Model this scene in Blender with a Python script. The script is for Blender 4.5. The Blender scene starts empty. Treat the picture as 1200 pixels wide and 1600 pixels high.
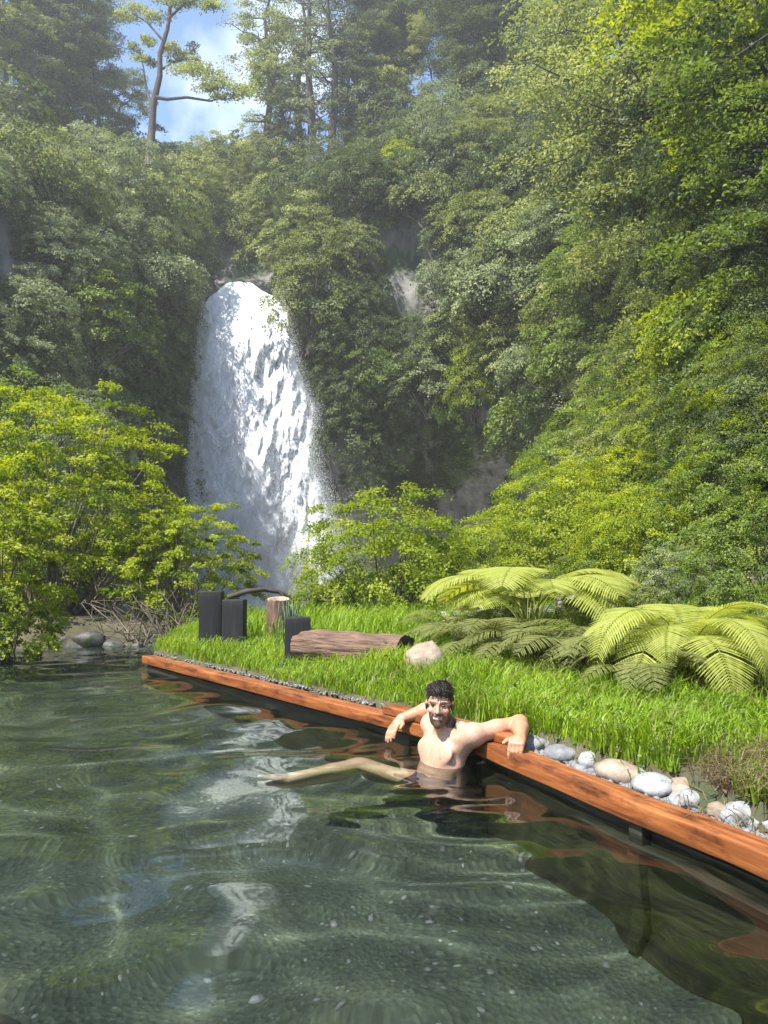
import bpy, math, random
import numpy as np
from mathutils import Vector, Matrix

# ------------------------------------------------------------------ camera, sky, sun, exposure
scene = bpy.context.scene
COL = scene.collection
EYE = 1.10                                   # metres above the pool
PITCH = math.radians(3.81)
cam_d = bpy.data.cameras.new('camera')
cam = bpy.data.objects.new('camera', cam_d); COL.objects.link(cam)
cam.location = (0, 0, EYE)
cam.rotation_euler = (math.radians(90) + PITCH, 0, 0)
cam_d.sensor_fit = 'HORIZONTAL'; cam_d.sensor_width = 36.0; cam_d.lens = 36.0
cam_d.clip_start = 0.05; cam_d.clip_end = 2000
scene.camera = cam

SUN = Vector((-0.41, -0.345, 0.845)).normalized()
world = bpy.data.worlds.new('World'); scene.world = world; world.use_nodes = True
wt = world.node_tree; wt.nodes.clear()
w_out = wt.nodes.new('ShaderNodeOutputWorld'); w_bg = wt.nodes.new('ShaderNodeBackground')
sky = wt.nodes.new('ShaderNodeTexSky'); sky.sky_type = 'NISHITA'; sky.sun_disc = False
sky.sun_elevation = math.asin(SUN.z); sky.sun_rotation = math.atan2(SUN.x, SUN.y)
sky.ozone_density = 4.0; sky.dust_density = 0.2
w_co = wt.nodes.new('ShaderNodeTexCoord'); w_no = wt.nodes.new('ShaderNodeTexNoise')
w_no.inputs['Scale'].default_value = 2.4; w_no.inputs['Detail'].default_value = 7; w_no.inputs['Roughness'].default_value = 0.55
w_rp = wt.nodes.new('ShaderNodeValToRGB')
w_rp.color_ramp.elements[0].position = 0.54; w_rp.color_ramp.elements[1].position = 0.78
w_mx = wt.nodes.new('ShaderNodeMix'); w_mx.data_type = 'RGBA'
wt.links.new(w_co.outputs['Generated'], w_no.inputs['Vector'])
wt.links.new(w_no.outputs['Fac'], w_rp.inputs['Fac'])
wt.links.new(w_rp.outputs['Color'], w_mx.inputs['Factor'])
wt.links.new(sky.outputs['Color'], w_mx.inputs['A']); w_mx.inputs['B'].default_value = (9, 9.4, 10, 1)
wt.links.new(w_mx.outputs['Result'], w_bg.inputs['Color']); w_bg.inputs['Strength'].default_value = 0.14
wt.links.new(w_bg.outputs['Background'], w_out.inputs['Surface'])

sun_d = bpy.data.lights.new('sun', 'SUN'); sun_d.energy = 5.0; sun_d.angle = math.radians(0.5); sun_d.color = (1, 0.955, 0.88)
sun = bpy.data.objects.new('sun', sun_d); COL.objects.link(sun)
sun.rotation_euler = SUN.to_track_quat('Z', 'Y').to_euler(); sun.location = SUN * 60

scene.view_settings.view_transform = 'Standard'; scene.view_settings.look = 'None'
scene.view_settings.gamma = 1.0; scene.view_settings.exposure = 1.2
scene.render.engine = 'CYCLES'
cy = scene.cycles
cy.use_denoising = True; cy.max_bounces = 8; cy.diffuse_bounces = 3; cy.glossy_bounces = 3
cy.transmission_bounces = 6; cy.transparent_max_bounces = 12; cy.volume_bounces = 0
cy.sample_clamp_indirect = 4.0; cy.caustics_reflective = False; cy.caustics_refractive = True

rng = np.random.default_rng(7)
random.seed(7)

# ------------------------------------------------------------------ helpers
CT, ST = math.cos(PITCH), math.sin(PITCH)
def at(px, py, Y):
    """world point at depth Y seen at pixel (px, py) of the 1200 x 1600 photograph"""
    dx, dz = (px - 600) / 1200, (800 - py) / 1200
    fy, fz = CT - dz * ST, ST + dz * CT
    return np.array([dx * Y / fy, Y, EYE + fz * Y / fy])
def atz(px, py, z):
    dx, dz = (px - 600) / 1200, (800 - py) / 1200
    fy, fz = CT - dz * ST, ST + dz * CT
    k = (z - EYE) / fz
    return np.array([dx * k, fy * k, z])
def proj(p):
    x, y, z = p[..., 0], p[..., 1], p[..., 2] - EYE
    f = y * CT + z * ST; u = -y * ST + z * CT
    return 600 + 1200 * x / f, 800 - 1200 * u / f

def vnoise(p, seed=0):
    """value noise, p (N,3) -> (N,) in -1..1"""
    p = np.asarray(p, dtype=np.float64)
    i = np.floor(p).astype(np.int64); f = p - i; f = f * f * (3 - 2 * f)
    def h(a, b, c):
        n = (a * 374761393 + b * 668265263 + c * 2147483647 + seed * 1274126177) & 0xFFFFFFFF
        n = ((n ^ (n >> 13)) * 1274126177) & 0xFFFFFFFF
        return ((n ^ (n >> 16)) & 0xFFFF) / 32767.5 - 1
    r = 0
    for a in (0, 1):
        for b in (0, 1):
            for c in (0, 1):
                w = (f[..., 0] if a else 1 - f[..., 0]) * (f[..., 1] if b else 1 - f[..., 1]) * (f[..., 2] if c else 1 - f[..., 2])
                r = r + w * h(i[..., 0] + a, i[..., 1] + b, i[..., 2] + c)
    return r
def fbm(p, seed=0, o=4):
    r = 0; a = 1.0; t = 0
    for k in range(o):
        r = r + a * vnoise(np.asarray(p) * 2 ** k, seed + k * 17); t += a; a *= 0.5
    return r / t
def sstep(a, b, x):
    t = np.clip((x - a) / (b - a), 0, 1); return t * t * (3 - 2 * t)
def unit(v):
    v = np.asarray(v, dtype=float); return v / (np.linalg.norm(v, axis=-1, keepdims=True) + 1e-12)

def mesh_np(name, V, F, mat=None, attr=None, smooth=False, col=None):
    V = np.asarray(V, dtype=np.float32); F = np.asarray(F, dtype=np.int32)
    me = bpy.data.meshes.new(name)
    k = F.shape[1]
    me.vertices.add(len(V)); me.vertices.foreach_set('co', V.ravel())
    me.loops.add(F.size); me.loops.foreach_set('vertex_index', F.ravel())
    me.polygons.add(len(F)); me.polygons.foreach_set('loop_start', np.arange(0, F.size, k, dtype=np.int32))
    if smooth: me.polygons.foreach_set('use_smooth', np.ones(len(F), dtype=bool))
    if attr:
        for n, a in attr.items():
            at_ = me.attributes.new(n, 'FLOAT', 'POINT'); at_.data.foreach_set('value', np.asarray(a, dtype=np.float32))
    if col is not None:
        at_ = me.attributes.new('Col', 'FLOAT_COLOR', 'POINT'); at_.data.foreach_set('color', np.asarray(col, dtype=np.float32).ravel())
    me.update(calc_edges=True); me.validate()
    if mat: me.materials.append(mat)
    return me
def link(name, data, parent=None, loc=(0, 0, 0), rot=(0, 0, 0), sc=(1, 1, 1)):
    o = bpy.data.objects.new(name, data); COL.objects.link(o)
    o.location = [float(c) for c in loc]; o.rotation_euler = rot; o.scale = sc
    if parent: o.parent = parent
    return o
def tag(o, label=None, cat=None, group=None, kind=None):
    if label: o['label'] = label
    if cat: o['category'] = cat
    if group: o['group'] = group
    if kind: o['kind'] = kind
    return o
def empty(name, loc, label, cat, group=None, rz=0.0):
    o = link(name, None, loc=loc, rot=(0, 0, rz)); o.empty_display_size = 0.2
    return tag(o, label, cat, group)

def grid_faces(nu, nv):
    i = np.arange(nu - 1)[:, None] * nv + np.arange(nv - 1)[None, :]
    i = i.ravel(); return np.stack([i, i + nv, i + nv + 1, i + 1], 1)

def tubes(paths, sides=6):
    """paths: list of (pts (n,3), radii (n,)) -> verts, quads"""
    Vs, Fs, off = [], [], 0
    ang = np.linspace(0, 2 * np.pi, sides, endpoint=False)
    for pts, rad in paths:
        pts = np.asarray(pts, float); n = len(pts); rad = np.broadcast_to(rad, (n,))
        t = unit(np.gradient(pts, axis=0))
        ref = np.array([0, 0, 1.0]) if abs(t[:, 2]).mean() < 0.8 else np.array([1.0, 0, 0])
        a = unit(np.cross(t, ref)); b = np.cross(t, a)
        v = pts[:, None] + rad[:, None, None] * (np.cos(ang)[None, :, None] * a[:, None] + np.sin(ang)[None, :, None] * b[:, None])
        Vs.append(v.reshape(-1, 3))
        i = np.arange(n - 1)[:, None] * sides + np.arange(sides)[None]
        j = np.arange(n - 1)[:, None] * sides + (np.arange(sides)[None] + 1) % sides
        Fs.append(np.stack([i, j, j + sides, i + sides], -1).reshape(-1, 4) + off); off += n * sides
        # caps
        for base in (0, (n - 1) * sides):
            for q in range(0, sides - 2, 2):
                r = [base, base + q + 1, base + q + 2, base + min(q + 3, sides - 1)]
                if r[3] != r[2]: Fs.append(np.array([r]) + off - n * sides)
    return np.concatenate(Vs), np.concatenate(Fs)

def leafquads(C, T, N, L, W, fold=0.22):
    """folded diamond leaves"""
    C = np.asarray(C, float); T = unit(T); N = unit(N); B = unit(np.cross(N, T)); N = np.cross(T, B)
    L = np.broadcast_to(np.asarray(L, float), (len(C),))[:, None]; W = np.broadcast_to(np.asarray(W, float), (len(C),))[:, None]
    v = np.stack([C - T * L * .5, C + B * W * .5 + N * W * fold + T * L * .05, C + T * L * .5, C - B * W * .5 + N * W * fold + T * L * .05], 1)
    return v.reshape(-1, 3), np.arange(len(C) * 4).reshape(-1, 4)

# ------------------------------------------------------------------ materials
def mat(name):
    m = bpy.data.materials.new(name); m.use_nodes = True; m.node_tree.nodes.clear(); return m
class NT:
    def __init__(s, m): s.t = m.node_tree
    def n(s, typ, **kw):
        nd = s.t.nodes.new('ShaderNode' + typ)
        for k, v in kw.items():
            if k in nd.inputs:
                if isinstance(v, bpy.types.NodeSocket): s.t.links.new(v, nd.inputs[k])
                else: nd.inputs[k].default_value = v
            else: setattr(nd, k, v)
        return nd
    def l(s, a, b): s.t.links.new(a, b)
    def ramp(s, fac, stops):
        r = s.t.nodes.new('ShaderNodeValToRGB'); e = r.color_ramp.elements
        while len(e) < len(stops): e.new(0.5)
        for q, (p, c) in zip(e, stops):
            q.position = p; q.color = (*c, 1) if len(c) == 3 else c
        s.l(fac, r.inputs['Fac']); return r.outputs['Color']
    def out(s, surf=None, vol=None, disp=None):
        o = s.t.nodes.new('ShaderNodeOutputMaterial')
        if surf: s.l(surf, o.inputs['Surface'])
        if vol: s.l(vol, o.inputs['Volume'])
        if disp: s.l(disp, o.inputs['Displacement'])
    def coord(s, kind='Object', scale=(1, 1, 1)):
        c = s.t.nodes.new('ShaderNodeTexCoord'); m = s.t.nodes.new('ShaderNodeMapping'); m.inputs['Scale'].default_value = scale
        s.l(c.outputs[kind], m.inputs['Vector']); return m.outputs['Vector']

def leaf_mat(name, dark, mid, light, trans=0.38, rough=0.5, spec=0.25):
    m = mat(name); k = NT(m)
    a = k.n('Attribute', attribute_name='v'); o = k.n('ObjectInfo')
    ad = k.n('Math', operation='MULTIPLY_ADD'); k.l(o.outputs['Random'], ad.inputs[0]); ad.inputs[1].default_value = 0.24; k.l(a.outputs['Fac'], ad.inputs[2])
    sb = k.n('Math', operation='SUBTRACT'); k.l(ad.outputs[0], sb.inputs[0]); sb.inputs[1].default_value = 0.12
    c = k.ramp(sb.outputs[0], [(0.0, dark), (0.5, mid), (1.0, light)])
    p = k.n('BsdfPrincipled', Roughness=rough); k.l(c, p.inputs['Base Color']); p.inputs['Specular IOR Level'].default_value = spec
    tr = k.n('BsdfTranslucent')
    hs = k.n('HueSaturation', Saturation=1.15, Value=1.25, Hue=0.49); k.l(c, hs.inputs['Color']); k.l(hs.outputs['Color'], tr.inputs['Color'])
    mx = k.n('MixShader', Fac=trans); k.l(p.outputs[0], mx.inputs[1]); k.l(tr.outputs[0], mx.inputs[2])
    k.out(mx.outputs[0]); return m
M = {}
M['leaf_lime'] = leaf_mat('leaf_lime', (.10, .15, .012), (.24, .31, .022), (.40, .45, .05), .48)
M['leaf_green'] = leaf_mat('leaf_green', (.06, .10, .018), (.14, .20, .036), (.27, .34, .075), .42)
M['leaf_olive'] = leaf_mat('leaf_olive', (.09, .12, .028), (.215, .255, .07), (.40, .43, .15), .42)
M['leaf_grey'] = leaf_mat('leaf_grey', (.08, .11, .04), (.19, .235, .10), (.37, .41, .21), .40)
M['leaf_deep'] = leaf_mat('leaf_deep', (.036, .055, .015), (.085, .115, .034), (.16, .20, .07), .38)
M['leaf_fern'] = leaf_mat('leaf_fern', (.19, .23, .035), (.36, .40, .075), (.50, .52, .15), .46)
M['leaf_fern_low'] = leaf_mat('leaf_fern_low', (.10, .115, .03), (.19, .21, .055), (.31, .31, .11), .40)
M['grass'] = leaf_mat('grass', (.11, .19, .012), (.23, .36, .025), (.38, .50, .055), .45, .45)
M['straw'] = leaf_mat('straw', (.12, .085, .045), (.25, .19, .10), (.38, .31, .18), .25, .7)
M['dead_leaf'] = leaf_mat('dead_leaf', (.05, .03, .015), (.11, .07, .035), (.2, .13, .07), .2, .8)

def bark(name, c0, c1, sc=6, stretch=.25, bump=.4):
    m = mat(name); k = NT(m); v = k.coord('Object', (1, 1, stretch))
    n = k.n('TexNoise', Scale=sc, Detail=6.0, Roughness=.65); k.l(v, n.inputs['Vector'])
    c = k.ramp(n.outputs['Fac'], [(.3, c0), (.7, c1)])
    b = k.n('Bump', Strength=bump, Distance=.05); k.l(n.outputs['Fac'], b.inputs['Height'])
    p = k.n('BsdfPrincipled', Roughness=.85); k.l(c, p.inputs['Base Color']); k.l(b.outputs[0], p.inputs['Normal'])
    k.out(p.outputs[0]); return m
M['bark'] = bark('bark', (.02, .016, .013), (.075, .062, .05))
M['twig'] = bark('twig', (.06, .05, .035), (.22, .18, .13), 20)
M['dark_twig'] = bark('dark_twig', (.03, .024, .018), (.10, .08, .06), 20)
M['log_bark'] = bark('log_bark', (.09, .05, .032), (.30, .185, .125), 16, 1.0, .9)
M['log_bark'] = bark('log_bark_long', (.07, .04, .026), (.27, .165, .11), 26, 1.0, 1.0)
M['log_bark'].node_tree.nodes['Mapping'].inputs['Scale'].default_value = (.16, 1, 1)
M['log_end'] = bark('log_end', (.03, .018, .012), (.10, .06, .04), 26, 1.0, .6)
M['stump_top'] = bark('stump_top', (.30, .20, .13), (.5, .37, .26), 20, 1, .2)
M['driftwood'] = bark('driftwood', (.10, .095, .085), (.34, .32, .29), 7, .2, .5)

def rockmat(name, c0, c1, c2, moss=None, sc=1.0, wet=.8, vstretch=1.0):
    m = mat(name); k = NT(m); v = k.coord('Object', (1, 1, vstretch))
    n = k.n('TexNoise', Scale=sc * 2.2, Detail=9.0, Roughness=.62); k.l(v, n.inputs['Vector'])
    n2 = k.n('TexNoise', Scale=sc * 14, Detail=5.0, Roughness=.7); k.l(v, n2.inputs['Vector'])
    mi = k.n('Math', operation='MULTIPLY_ADD'); k.l(n2.outputs['Fac'], mi.inputs[0]); mi.inputs[1].default_value = .45; k.l(n.outputs['Fac'], mi.inputs[2])
    sb = k.n('Math', operation='SUBTRACT'); k.l(mi.outputs[0], sb.inputs[0]); sb.inputs[1].default_value = .22
    c = k.ramp(sb.outputs[0], [(.28, c0), (.5, c1), (.72, c2)])
    if moss:
        n3 = k.n('TexNoise', Scale=sc * 1.1, Detail=8.0, Roughness=.6); k.l(v, n3.inputs['Vector'])
        f = k.ramp(n3.outputs['Fac'], [(moss[1], (0, 0, 0)), (moss[1] + .1, (1, 1, 1))])
        mx = k.n('Mix', data_type='RGBA'); k.l(f, mx.inputs['Factor']); k.l(c, mx.inputs['A']); mx.inputs['B'].default_value = (*moss[0], 1); c = mx.outputs['Result']
    b = k.n('Bump', Strength=.7, Distance=.06 / sc); k.l(mi.outputs[0], b.inputs['Height'])
    p = k.n('BsdfPrincipled', Roughness=wet); k.l(c, p.inputs['Base Color']); k.l(b.outputs[0], p.inputs['Normal'])
    k.out(p.outputs[0]); return m
M['cliff'] = rockmat('cliff', (.06, .055, .05), (.17, .16, .145), (.32, .30, .275), ((.028, .045, .016), .50), .5, .85, .45)
M['earth'] = rockmat('earth', (.035, .03, .018), (.075, .065, .035), (.12, .10, .06), ((.05, .062, .025), .55), 1.6, .95)
M['stone_grey'] = rockmat('stone_grey', (.10, .105, .11), (.18, .185, .19), (.29, .29, .29), None, 5, .7)
M['stone_dark'] = rockmat('stone_dark', (.09, .095, .10), (.15, .155, .165), (.24, .245, .25), None, 5, .65)
M['stone_pale'] = rockmat('stone_pale', (.17, .175, .18), (.28, .285, .285), (.42, .42, .40), None, 5, .7)
M['stone_tan'] = rockmat('stone_tan', (.17, .12, .08), (.28, .215, .155), (.40, .34, .26), None, 4, .75)
M['stone_wet'] = rockmat('stone_wet', (.03, .028, .025), (.065, .06, .052), (.12, .112, .10), ((.025, .04, .012), .54), 2.5, .5)
M['stone_river'] = rockmat('stone_river', (.07, .07, .07), (.16, .16, .16), (.3, .3, .29), None, 2.5, .5)

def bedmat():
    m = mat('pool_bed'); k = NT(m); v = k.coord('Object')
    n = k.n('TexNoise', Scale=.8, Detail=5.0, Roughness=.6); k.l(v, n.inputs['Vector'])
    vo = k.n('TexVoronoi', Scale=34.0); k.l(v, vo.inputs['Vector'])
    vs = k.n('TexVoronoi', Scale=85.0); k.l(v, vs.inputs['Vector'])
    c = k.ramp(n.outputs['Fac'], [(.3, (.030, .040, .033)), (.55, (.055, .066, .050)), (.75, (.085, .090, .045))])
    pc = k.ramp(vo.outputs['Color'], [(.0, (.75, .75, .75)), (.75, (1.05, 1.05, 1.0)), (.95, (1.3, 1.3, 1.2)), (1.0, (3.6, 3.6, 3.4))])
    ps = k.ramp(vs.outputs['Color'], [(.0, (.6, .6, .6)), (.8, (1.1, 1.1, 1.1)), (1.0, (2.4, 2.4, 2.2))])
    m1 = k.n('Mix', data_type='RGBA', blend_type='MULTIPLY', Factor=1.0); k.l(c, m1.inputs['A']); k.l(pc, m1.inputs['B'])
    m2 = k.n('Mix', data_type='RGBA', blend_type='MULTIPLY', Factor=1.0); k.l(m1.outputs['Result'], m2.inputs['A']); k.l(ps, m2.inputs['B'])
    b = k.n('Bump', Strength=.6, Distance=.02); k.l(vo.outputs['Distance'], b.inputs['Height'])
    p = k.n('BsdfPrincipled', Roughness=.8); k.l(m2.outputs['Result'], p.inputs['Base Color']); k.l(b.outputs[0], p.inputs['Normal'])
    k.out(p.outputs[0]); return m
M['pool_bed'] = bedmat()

def woodmat(name, cs, rough=.55):
    m = mat(name); k = NT(m); v = k.coord('Object', (1.3, 16, 16))
    n = k.n('TexNoise', Scale=1.6, Detail=8.0, Roughness=.62, Distortion=.7); k.l(v, n.inputs['Vector'])
    v2 = k.coord('Object', (3, 9, 9)); n2 = k.n('TexNoise', Scale=1.4, Detail=6.0, Roughness=.7); k.l(v2, n2.inputs['Vector'])
    c = k.ramp(n.outputs['Fac'], [(.28, cs[0]), (.5, cs[1]), (.7, cs[2])])
    f = k.ramp(n2.outputs['Fac'], [(.50, (1, 1, 1)), (.68, (.25, .19, .16))])
    mx = k.n('Mix', data_type='RGBA', blend_type='MULTIPLY', Factor=1.0); k.l(c, mx.inputs['A']); k.l(f, mx.inputs['B'])
    b = k.n('Bump', Strength=.35, Distance=.01); k.l(n.outputs['Fac'], b.inputs['Height'])
    p = k.n('BsdfPrincipled', Roughness=rough); k.l(mx.outputs['Result'], p.inputs['Base Color']); k.l(b.outputs[0], p.inputs['Normal'])
    k.out(p.outputs[0]); return m
M['cedar'] = woodmat('cedar', ((.09, .026, .008), (.255, .078, .017), (.42, .155, .045)))
M['wet_wood'] = woodmat('wet_wood', ((.018, .017, .011), (.040, .037, .023), (.075, .069, .042)), .5)
M['char_wood'] = woodmat('char_wood', ((.004, .004, .0045), (.009, .009, .010), (.026, .026, .027)), .7)

def watermat():
    m = mat('pool_water'); k = NT(m)
    g = k.n('BsdfGlass', IOR=1.333, Roughness=0.0, Color=(.90, .97, .93, 1)); k.out(g.outputs[0]); return m
M['water'] = watermat()
def fallmat():
    m = mat('falling_water'); k = NT(m); v = k.coord('Object', (1, 1, .35))
    n = k.n('TexNoise', Scale=3.2, Detail=10.0, Roughness=.76); k.l(v, n.inputs['Vector'])
    c = k.ramp(n.outputs['Fac'], [(.30, (.62, .65, .68)), (.45, (.86, .88, .89)), (.58, (.95, .955, .96))])
    v3 = k.coord('Object', (1, 1, .45)); n3 = k.n('TexNoise', Scale=7.5, Detail=8.0, Roughness=.78); k.l(v3, n3.inputs['Vector'])
    sv = k.n('VectorMath', operation='MULTIPLY_ADD'); k.l(n3.outputs['Color'], sv.inputs[0]); sv.inputs[1].default_value = (2.3, 2.3, 2.3); sv.inputs[2].default_value = (-1.3, -1.6, -.35)
    nv_ = k.n('VectorMath', operation='NORMALIZE'); k.l(sv.outputs[0], nv_.inputs[0])
    d = k.n('BsdfDiffuse'); k.l(c, d.inputs['Color']); t = k.n('BsdfTranslucent'); k.l(c, t.inputs['Color']); k.l(nv_.outputs[0], d.inputs['Normal'])
    mx = k.n('MixShader', Fac=.25); k.l(d.outputs[0], mx.inputs[1]); k.l(t.outputs[0], mx.inputs[2])
    a = k.n('Attribute', attribute_name='edge'); v2 = k.coord('Object', (1, 1, .25))
    n2 = k.n('TexNoise', Scale=3.0, Detail=8.0, Roughness=.72); k.l(v2, n2.inputs['Vector'])
    ad = k.n('Math', operation='ADD'); k.l(a.outputs['Fac'], ad.inputs[0]); k.l(n2.outputs['Fac'], ad.inputs[1])
    f = k.ramp(ad.outputs[0], [(.58, (0, 0, 0)), (.78, (1, 1, 1))])
    tp = k.n('BsdfTransparent'); m2 = k.n('MixShader'); k.l(f, m2.inputs['Fac']); k.l(tp.outputs[0], m2.inputs[1]); k.l(mx.outputs[0], m2.inputs[2])
    k.out(m2.outputs[0]); return m
M['fall'] = fallmat()
def simple(name, c, rough=.6, trans=0.0, **kw):
    m = mat(name); k = NT(m); p = k.n('BsdfPrincipled', Roughness=rough); p.inputs['Base Color'].default_value = (*c, 1)
    if trans:
        t = k.n('BsdfTranslucent', Color=(*c, 1)); mx = k.n('MixShader', Fac=trans); k.l(p.outputs[0], mx.inputs[1]); k.l(t.outputs[0], mx.inputs[2]); k.out(mx.outputs[0])
    else: k.out(p.outputs[0])
    return m
M['droplet'] = simple('droplet', (.88, .90, .92), .5, .5)
M['foam'] = rockmat('foam', (.22, .26, .26), (.55, .58, .58), (.85, .87, .87), None, 1.2, .4)
M['navy'] = rockmat('navy_cloth', (.010, .016, .034), (.018, .028, .06), (.03, .045, .09), None, 12, .7)
M['eye'] = simple('eye', (.03, .02, .015), .15)
M['tooth'] = simple('tooth', (.60, .57, .52), .45)
def skinmat():
    m = mat('skin'); k = NT(m); a = k.n('Attribute', attribute_name='Col'); v = k.coord('Object')
    n = k.n('TexNoise', Scale=70.0, Detail=4.0); k.l(v, n.inputs['Vector']); r = k.ramp(n.outputs['Fac'], [(.3, (.86, .84, .83)), (.7, (1.1, 1.1, 1.1))])
    mx = k.n('Mix', data_type='RGBA', blend_type='MULTIPLY', Factor=1.0); k.l(a.outputs['Color'], mx.inputs['A']); k.l(r, mx.inputs['B'])
    p = k.n('BsdfPrincipled', Roughness=.46); k.l(mx.outputs['Result'], p.inputs['Base Color'])
    p.inputs['Subsurface Weight'].default_value = .12; p.inputs['Subsurface Radius'].default_value = (.02, .008, .005); p.inputs['Subsurface Scale'].default_value = .6
    k.out(p.outputs[0]); return m
M['skin'] = skinmat()
def hairmat():
    m = mat('hair'); k = NT(m); v = k.coord('Object', (1, 1, 1)); n = k.n('TexNoise', Scale=90.0, Detail=5.0, Roughness=.7); k.l(v, n.inputs['Vector'])
    c = k.ramp(n.outputs['Fac'], [(.3, (.008, .006, .005)), (.7, (.045, .03, .022))])
    b = k.n('Bump', Strength=1.0, Distance=.008); k.l(n.outputs['Fac'], b.inputs['Height'])
    p = k.n('BsdfPrincipled', Roughness=.38); k.l(c, p.inputs['Base Color']); k.l(b.outputs[0], p.inputs['Normal']); k.out(p.outputs[0]); return m
M['hair'] = hairmat()

# ------------------------------------------------------------------ terrain: pool edge lines
LP, LD, LN = np.array([.0155, 4.655]), np.array([-.625, .78]), np.array([.78, .625])
RP, RD, RN = np.array([.656, 3.66]), np.array([-.41, .912]), np.array([.912, .41])
def edge_s(x, y):
    sL = (x - LP[0]) * LN[0] + (y - LP[1]) * LN[1]; sR = (x - RP[0]) * RN[0] + (y - RP[1]) * RN[1]
    sE = x + 2.45 + .10 * (y - 7.7)
    return np.maximum(np.minimum(sL, sE), sR), sL, sR, sE
def ground_z(x, y):
    x = np.asarray(x, float); y = np.asarray(y, float)
    q = np.stack([x, y, 0 * x], -1)
    s, sL, sR, sE = edge_s(x, y)
    nz = fbm(q * .7, 3, 3)
    s_nat = np.maximum(y - 9.5 + .5 * nz, -4.9 - x + .6 * nz)
    bed = -.95 + .06 * fbm(q * 1.3, 5, 3)
    z_nat = np.where(s_nat < 0, np.maximum(bed, s_nat * .9), np.minimum(s_nat * .5, .35 + .05 * nz))
    edge = np.minimum(np.maximum(sL, sR), sE * .6 + .35)
    g = .205 + .10 * np.clip(edge, 0, 1.2) + .035 * np.clip(edge - 1.2, 0, 6) + .018 * fbm(q * 2.3, 9, 3)
    strip = (sR > sL + .02) & (sR < .30 + .04 * vnoise(q * 4, 2))
    g = np.where(strip, .125, g)
    z = np.where((s > .12), np.maximum(g, np.where(s_nat > 0, z_nat, -9)), z_nat)
    # hill to the right, river hollow behind
    z = z + .30 * np.clip(x - 2.6 - .05 * y, 0, None) * sstep(2, 7, y) + .55 * np.clip(x - 5.5 - .1 * y, 0, None)
    z = z + .5 * np.clip(-x - 5.6, 0, 8) * (y > -20)
    riv = sstep(11.5, 16.5, y) * sstep(9 + .1 * (y - 12), 4 + .1 * (y - 12), x)
    z = z * (1 - riv) + riv * (-2.1 + .35 * nz)
    return z
xs = np.unique(np.concatenate([np.arange(-60, -7, 1.2), np.arange(-7, -3, .14), np.arange(-3, 3.2, .05), np.arange(3.2, 9, .3), np.arange(9, 62, 1.3)]))
ys = np.unique(np.concatenate([np.arange(-30, -1, 1.5), np.arange(-1, 1.6, .15), np.arange(1.6, 8.2, .05), np.arange(8.2, 14, .14), np.arange(14, 60, .8)]))
gx, gy = np.meshgrid(xs, ys, indexing='ij')
GV = np.stack([gx, gy, ground_z(gx, gy)], -1).reshape(-1, 3)
GF = grid_faces(len(xs), len(ys))
s0, *_ = edge_s(GV[:, 0], GV[:, 1])
inpool = (GV[:, 2] < .04) & (GV[:, 1] < 12)
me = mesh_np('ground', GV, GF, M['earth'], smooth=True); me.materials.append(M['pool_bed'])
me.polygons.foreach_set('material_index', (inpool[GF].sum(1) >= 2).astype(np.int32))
tag(link('ground', me), kind='structure')

# ------------------------------------------------------------------ pool water with real ripples
wx = np.concatenate([np.arange(-8, -3, .06), np.arange(-3, 3.4, .028)])
wy = [-3.0]
while wy[-1] < 11.2: wy.append(wy[-1] + (.12 if wy[-1] < 1.2 else max(.018, .0075 * wy[-1])))
wy = np.array(wy)
X, Y = np.meshgrid(wx, wy, indexing='ij')
H = np.zeros_like(X); wr = np.random.default_rng(21)
warp = fbm(np.stack([X * .8, Y * .8, 0 * X], -1), 31, 2)
for i in range(18):
    lam = .27 * (1.115 ** i); th = math.radians(90 + wr.normal(0, 38)); kx, ky = math.cos(th), math.sin(th)
    ph = wr.uniform(0, 6.28); slope = .052 if .38 < lam < .95 else .026
    mod = .55 + .65 * vnoise(np.stack([X * .9 / (lam * 2 + .4), Y * .9 / (lam * 2 + .4), 0 * X + i], -1), i)
    H += slope * lam / 6.283 * mod * np.sin(6.283 / lam * (kx * X + ky * Y) + ph + 2.2 * warp)
rr = np.hypot(X - .2, Y - 4.05)
H += .0030 * np.exp(-np.clip(rr - .25, 0, None) * 1.5) * np.sin(rr * 34 + 5 * warp) * (.6 + .8 * vnoise(np.stack([X * 1.5, Y * 1.5, 0 * X], -1), 99))
H *= sstep(10.6, 8.5, Y) * .6 + .4
wm = mesh_np('pool_water', np.stack([X, Y, H], -1).reshape(-1, 3), grid_faces(len(wx), len(wy)), M['water'], smooth=True)
wo = tag(link('pool_water', wm, loc=(0, 0, .065)), kind='structure'); wo.cycles.is_caustics_caster = True; sun_d.cycles.is_caustics_light = True; bpy.data.objects['ground'].cycles.is_caustics_receiver = True
RECEIVE = ('body', 'swim_shorts', 'bed_pebbles', 'sunken_stone', 'pool_wall', 'ledge_board', 'support_post')

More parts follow.
